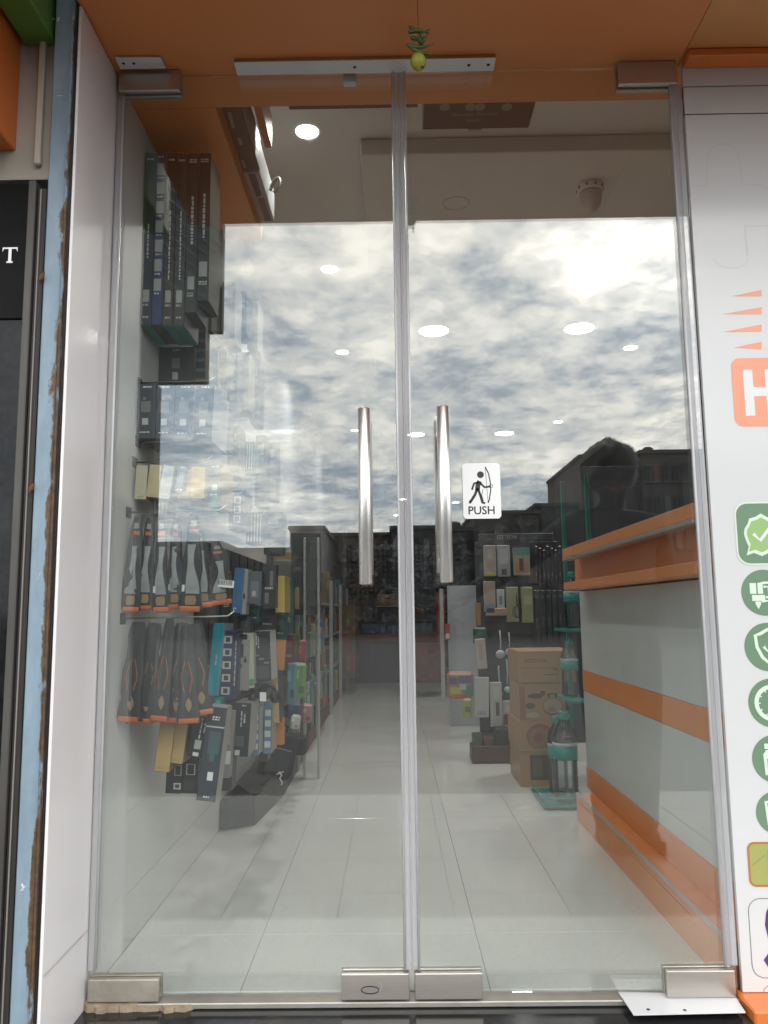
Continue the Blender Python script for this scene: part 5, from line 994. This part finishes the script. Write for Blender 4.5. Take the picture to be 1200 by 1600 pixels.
_o = t.nodes.new('ShaderNodeOutputMaterial'); _t = t.nodes.new('ShaderNodeBsdfTransparent'); _t.inputs[0].default_value = (.86, .90, .91, 1); _g = t.nodes.new('ShaderNodeBsdfAnisotropic'); _g.inputs['Roughness'].default_value = .06
_l = t.nodes.new('ShaderNodeLayerWeight'); _l.inputs[0].default_value = .35; _m = t.nodes.new('ShaderNodeMixShader'); t.links.new(_l.outputs['Fresnel'], _m.inputs[0]); t.links.new(_t.outputs[0], _m.inputs[1]); t.links.new(_g.outputs[0], _m.inputs[2]); t.links.new(_m.outputs[0], _o.inputs[0])
M_cap = mat('teal_cap', (.01, .26, .22), .3); M_lab = mat('teal_label', (.012, .27, .24), .35); M_wl = mat('white_label_band', (.55, .56, .56), .35)
def bottle(lab, px_, pyb, Y, zb, r, h, cap=True):
    x = at(px_, pyb, y=Y).x; o = empty('water_bottle', (x, Y, zb)); tag(o, lab, 'bottle', 'water bottles on the teal rack')
    pr = [(r * .8, 0)]
    for k in range(9): pr += [(r, .012 + k * h * .05), (r * .93, .012 + (k + .5) * h * .05)]
    pr += [(r, h * .48), (r, h * .70), (r * .96, h * .78), (r * .8, h * .86), (r * .45, h * .94), (r * .40, h)]
    b = B(); b.lathe(pr, n=22); b.make('bottle_body', M_pet, o)
    b = B(); b.lathe([(r * 1.015, h * .50), (r * 1.015, h * .66)], n=22); b.make('bottle_label', M_lab, o); b = B(); b.lathe([(r * 1.018, h * .663), (r * 1.018, h * .70)], n=22); b.make('label_band', M_wl, o)
    if cap: b = B(); b.lathe([(r * .46, h * .97), (r * .46, h * 1.05), (r * .42, h * 1.07), (.001, h * 1.07)], n=18); b.make('bottle_cap', M_cap, o)
    return o
bottle('large clear water bottle with teal label standing lowest on the rack', 886, 1250, 1.74, .024, .055, .37)
bottle('clear water bottle standing half behind the large one', 874, 1250, 1.88, .024, .046, .33)
bottle('dim water bottle on the middle rack shelf with bright cap', 896, 1180, 1.86, .474, .042, .25)
bottle('water bottle on the upper rack shelf under the ledge', 899, 1040, 1.84, .794, .042, .25)
b = B(); 
P0 = at(868, 1054, y=1.66); w_, h_ = .05, .024
b.tube([(P0.x - w_, 1.66, P0.z), (P0.x + .012, 1.66, P0.z), (P0.x + .012, 1.66, P0.z + h_), (P0.x - w_ * .2, 1.66, P0.z + h_)], .0022, 6)
tag(b.make('wire_price_holder', M_black), 'small black wire price holder poking from the teal rack', 'price holder')
for i in range(4):
    p = at(900 + 8 * i, 830, y=1.7 + .04 * i); pass

# added black block that darkens the interior behind the rack, far right
pbox('dark_backdrop', 'tall black locker added behind the teal rack to darken the interior', 'backdrop', (884, 728, 1092, 1180), 3.4, .5, (.018, .018, .02), None, None, 0, [('r', .05 + .24 * k, .05, .24 + .24 * k, .95, (.026, .026, .03)) for k in range(4)])

# ================================================================ STREET SIDE SEEN IN THE GLASS: photographer, hoarding, buildings
M_shirt = mat('dark_shirt_cloth', (.020, .020, .023), .8, bump=.4, bscale=40); M_trs = mat('dark_trouser_cloth', (.022, .023, .028), .85); M_skin = mat('brown_skin', (.15, .075, .045), .6); M_hair = mat('black_hair', (.010, .009, .008), .5, bump=.7, bscale=120)
def skinned(name, pts, edges, rads, m, parent=None, sub=1):
    me = bpy.data.meshes.new(name); me.from_pydata(pts, edges, []); o = bpy.data.objects.new(name, me); col.objects.link(o); me.materials.append(m)
    o.modifiers.new('skin', 'SKIN').use_smooth_shade = True
    for v, r in zip(me.skin_vertices[0].data, rads): v.radius = (r, r) if not isinstance(r, tuple) else r
    me.skin_vertices[0].data[0].use_root = True
    s = o.modifiers.new('sub', 'SUBSURF'); s.levels = sub; s.render_levels = sub + 1
    if parent: o.parent = parent
    return o
gz = -.15; PXx, PYy = 1.04, -1.72
per = empty('person', (PXx, PYy, gz)); tag(per, 'person in dark clothes standing outside with one arm stretched out holding a phone', 'person')
# local frame: +y faces the shop
body_p = [(0, 0, .93), (0, .0, 1.08), (0, .0, 1.26), (0, -.01, 1.42), (0, 0, 1.50), (.0, .02, 1.58), (0, .03, 1.66), (-.19, 0, 1.42), (-.44, -.16, 1.24), (-.72, -.28, 1.08), (-.86, -.31, 1.03), (.19, 0, 1.42), (.26, -.02, 1.16), (.17, .12, 1.02), (.11, .15, .99),
          (-.10, 0, .86), (-.075, .02, .48), (-.055, -.02, .10), (-.06, .08, .045), (.10, 0, .86), (.075, .02, .48), (.055, -.02, .10), (.06, .08, .045)]
body_e = [(0, 1), (1, 2), (2, 3), (3, 4), (4, 5), (5, 6), (3, 7), (7, 8), (8, 9), (9, 10), (3, 11), (11, 12), (12, 13), (13, 14), (0, 15), (15, 16), (16, 17), (17, 18), (0, 19), (19, 20), (20, 21), (21, 22)]
body_r = [(.21, .13), (.20, .12), (.21, .13), (.18, .11), .06, .075, .09, .075, .055, .042, .032, .075, .052, .042, .032, (.15, .11), (.125, .10), .10, .075, (.15, .11), (.125, .10), .10, .075]
skinned('body', body_p, body_e, body_r, M_shirt, per)
a9 = lambda u, v: 2 * math.pi * 5 * u + 9 * v
hd = B(); hd.lathe([(.02, -.115), (.05, -.105), (.068, -.07), (.078, -.02), (.082, .03), (.074, .08), (.045, .112), (.01, .122)], n=20); h_o = hd.make('head', M_skin, per, loc=(0, .03, 1.66))
hb_ = B(); hb_.grid(lambda u, v: (lambda a_, r_, z_: ((r_ * math.cos(a_)), r_ * math.sin(a_), z_))(2 * math.pi * u, (.060 + .072 * math.sin(math.pi * (.16 + .84 * v)) ) * (1 + .07 * math.sin(a9(u, v)) + .05 * math.sin(a9(v, u) * 1.7)) * (1 - .85 * max(0, v - .8) / .2), -.07 + .245 * v + .008 * math.sin(u * 40)), 40, 16); hb_.make('hair', M_hair, per, loc=(0, .008, 1.665))
fb = B(); fb.prism([(-.012, .108, 1.63), (.012, .108, 1.63), (0, .132, 1.635), (0, .110, 1.675)][:3], (0, -.01, .05)); fb.make('nose', M_skin, per)
for s in (-1, 1): e = B(); e.lathe([(.002, -.01), (.009, -.005), (.009, .005), (.002, .01)], n=8); e.make('eye', M_ink, per, loc=(.03 * s, .105, 1.675)); e = B(); e.lathe([(.004, -.03), (.014, 0), (.004, .03)], n=8); e.make('ear', M_skin, per, loc=(.082 * s, .02, 1.66))
m_ = B(); m_.box(-.022, .022, .098, .106, 1.602, 1.608); m_.make('mouth', C(.16, .06, .05), per)
for s_x in (-.07, .07):
    b = B(); b.prism([(s_x - .05, -.08, .0), (s_x + .05, -.08, .0), (s_x + .055, .10, .0), (s_x + .035, .20, .0), (s_x - .035, .20, .0), (s_x - .055, .10, .0)], (0, 0, .075)); bmesh.ops.bevel(b.bm, geom=[e for e in b.bm.edges if min(v.co.z for v in e.verts) > .05], offset=.02, segments=2, affect='EDGES'); b.make('shoe', M_ink, per)
hand_c = Vector((-.93, -.32, 1.02))
skinned('hand', [tuple(hand_c + Vector(v)) for v in ((.06, .02, 0), (.02, .01, 0), (-.02, .012, .03), (-.055, .016, .036), (-.02, .012, .012), (-.06, .018, .014), (-.02, .012, -.008), (-.058, .018, -.010), (-.015, .012, -.026), (-.045, .018, -.032), (.0, .03, .03), (-.02, .04, .055))],
        [(0, 1), (1, 2), (2, 3), (1, 4), (4, 5), (1, 6), (6, 7), (1, 8), (8, 9), (1, 10), (10, 11)], [.026, .026, .010, .008, .010, .008, .010, .008, .009, .007, .011, .009], M_skin, per)
ph = B(); ph.box(-.083, .083, -.0045, .0045, -.038, .038, bev=.004, seg=2); ph_o = tag(ph.make('phone', M_black, loc=(CO.x + .005, CO.y - .045, CO.z - .015), rot=(R(-7), 0, 0)), 'black phone held out in front of the glass doors', 'phone')
# road-side hoarding, seen mirrored at the upper left
HY = -9.0
M_hm = mat('hoarding_back', (.035, .036, .038), .7, var=.3, vscale=3)
def mir(px, py, Yv): p = at(px, py, y=Yv); return p.x, p.z
hx0, hz1 = mir(214, 250, -HY); hx1, hz0 = mir(346, 517, -HY); hx2, hz2 = mir(323, 597, -HY); hx3, _ = mir(243, 600, -HY)
ho = empty('hoarding', (hx0, HY, -.6)); tag(ho, 'dark roadside hoarding on a thick post across the street', 'hoarding')
B().box(0, hx1 - hx0, -.15, 0, hz0 + .6, hz1 + .6).make('board', M_hm, ho); B().box(0, hx2 - hx0, -.14, -.01, hz2 + .6, hz0 + .598).make('lower_board', M_hm, ho); B().box(.0, hx3 - hx0, -.3, -.02, 0, hz2 + .598).make('post', M_hm, ho)
rb = B()
for k in range(9):
    zA = hz0 + .9 + k * .17; rb.tube([(.35 + .02 * k, .015, zA + .6), (hx1 - hx0 - .02, .015, zA - .15)], .016, 6)
rb.make('slant_ribs', mat('rib_pale', (.12, .13, .14), .6), ho)
# low buildings beyond the street
M_bw = [mat('far_wall_%d' % i, c, .9, var=.15, vscale=.4) for i, c in enumerate(((.075, .070, .066), (.095, .075, .064), (.065, .066, .072), (.085, .086, .090)))]
M_bwin = mat('far_window', (.010, .011, .013), .5); M_bpan = [mat('far_pane_%d' % i, c, .6) for i, c in enumerate(((.09, .09, .09), (.14, .13, .12), (.05, .06, .08), (.12, .07, .05)))]; M_lw = mat('far_sill', (.12, .115, .11), .8)
BYv = 45.0
def bld(px0_, px1_, py_, Yv, mi_, lab, dep=10, cols=6, rows=3, extra=None):
    xa, zt_ = mir(px0_, py_, Yv); xb, _ = mir(px1_ + 5, py_, Yv)
    r = empty('far_building', (xa, -Yv, -.6)); tag(r, lab, 'building', 'buildings across the street'); wd = xb - xa; h = zt_ + .6
    B().box(0, wd, -dep, 0, 0, h).make('walls', M_bw[mi_], r); B().box(-.1, wd + .1, -dep, .12, h + .002, h + .22).make('parapet', M_bw[(mi_ + 1) % 4], r)
    cw, rh = wd / cols, (h - .6) / rows
    for i in range(cols):
        for j in range(rows):
            o = B().box(i * cw + cw * .22, i * cw + cw * .78, .005, .06, .9 + j * rh, .9 + j * rh + rh * .55).make('window', M_bwin if rg.random() < .6 else rg.choice(M_bpan), r); B().box(i * cw + cw * .18, i * cw + cw * .82, .01, .16, .9 + j * rh - .08, .9 + j * rh - .01).make('sill', M_lw, o)
    for k in range(rg.randint(0, 2)):
        tx = rg.uniform(.5, max(.6, wd - 1.5)); tank = B(); tank.lathe([(.30, 0), (.34, .05), (.34, .5), (.2, .6), (.1, .62)], n=12); tank.make('roof_tank', M_ink, r, loc=(tx, -2, h + .2))
    return r
bld(60, 214, 858, 46, 0, 'low dark building far left across the street', cols=5, rows=2); bld(216, 340, 853, 44, 2, 'flat dark building behind the hoarding', cols=5, rows=2); bld(341, 452, 862, 48, 3, 'lowest building left of the boxy block', cols=4, rows=2)
bld(453, 500, 828, 42, 0, 'narrow boxy block standing above its neighbours', cols=2, rows=3); bld(501, 610, 838, 50, 1, 'long low building left of the middle', cols=5, rows=3); bld(611, 700, 827, 47, 2, 'low building mirrored around the door seam', cols=6, rows=3); bld(701, 740, 830, 45, 3, 'small building right of the seam', cols=2, rows=3)
bld(741, 836, 804, 44, 0, 'building mirrored under the PUSH sticker', cols=4, rows=3); bld(837, 905, 792, 46, 2, 'dark building behind the person', cols=3, rows=3); bld(936, 957, 696, 43, 3, 'stair tower rising over the tallest block', cols=1, rows=5, dep=4); bld(906, 1000, 716, 45, 1, 'tall block beside the stair tower', cols=4, rows=5); bld(1001, 1100, 709, 44, 0, 'tall striped block at the far right', cols=7, rows=5); bld(1101, 1300, 722, 46, 2, 'tall wide block beyond the printed panel', cols=7, rows=5)
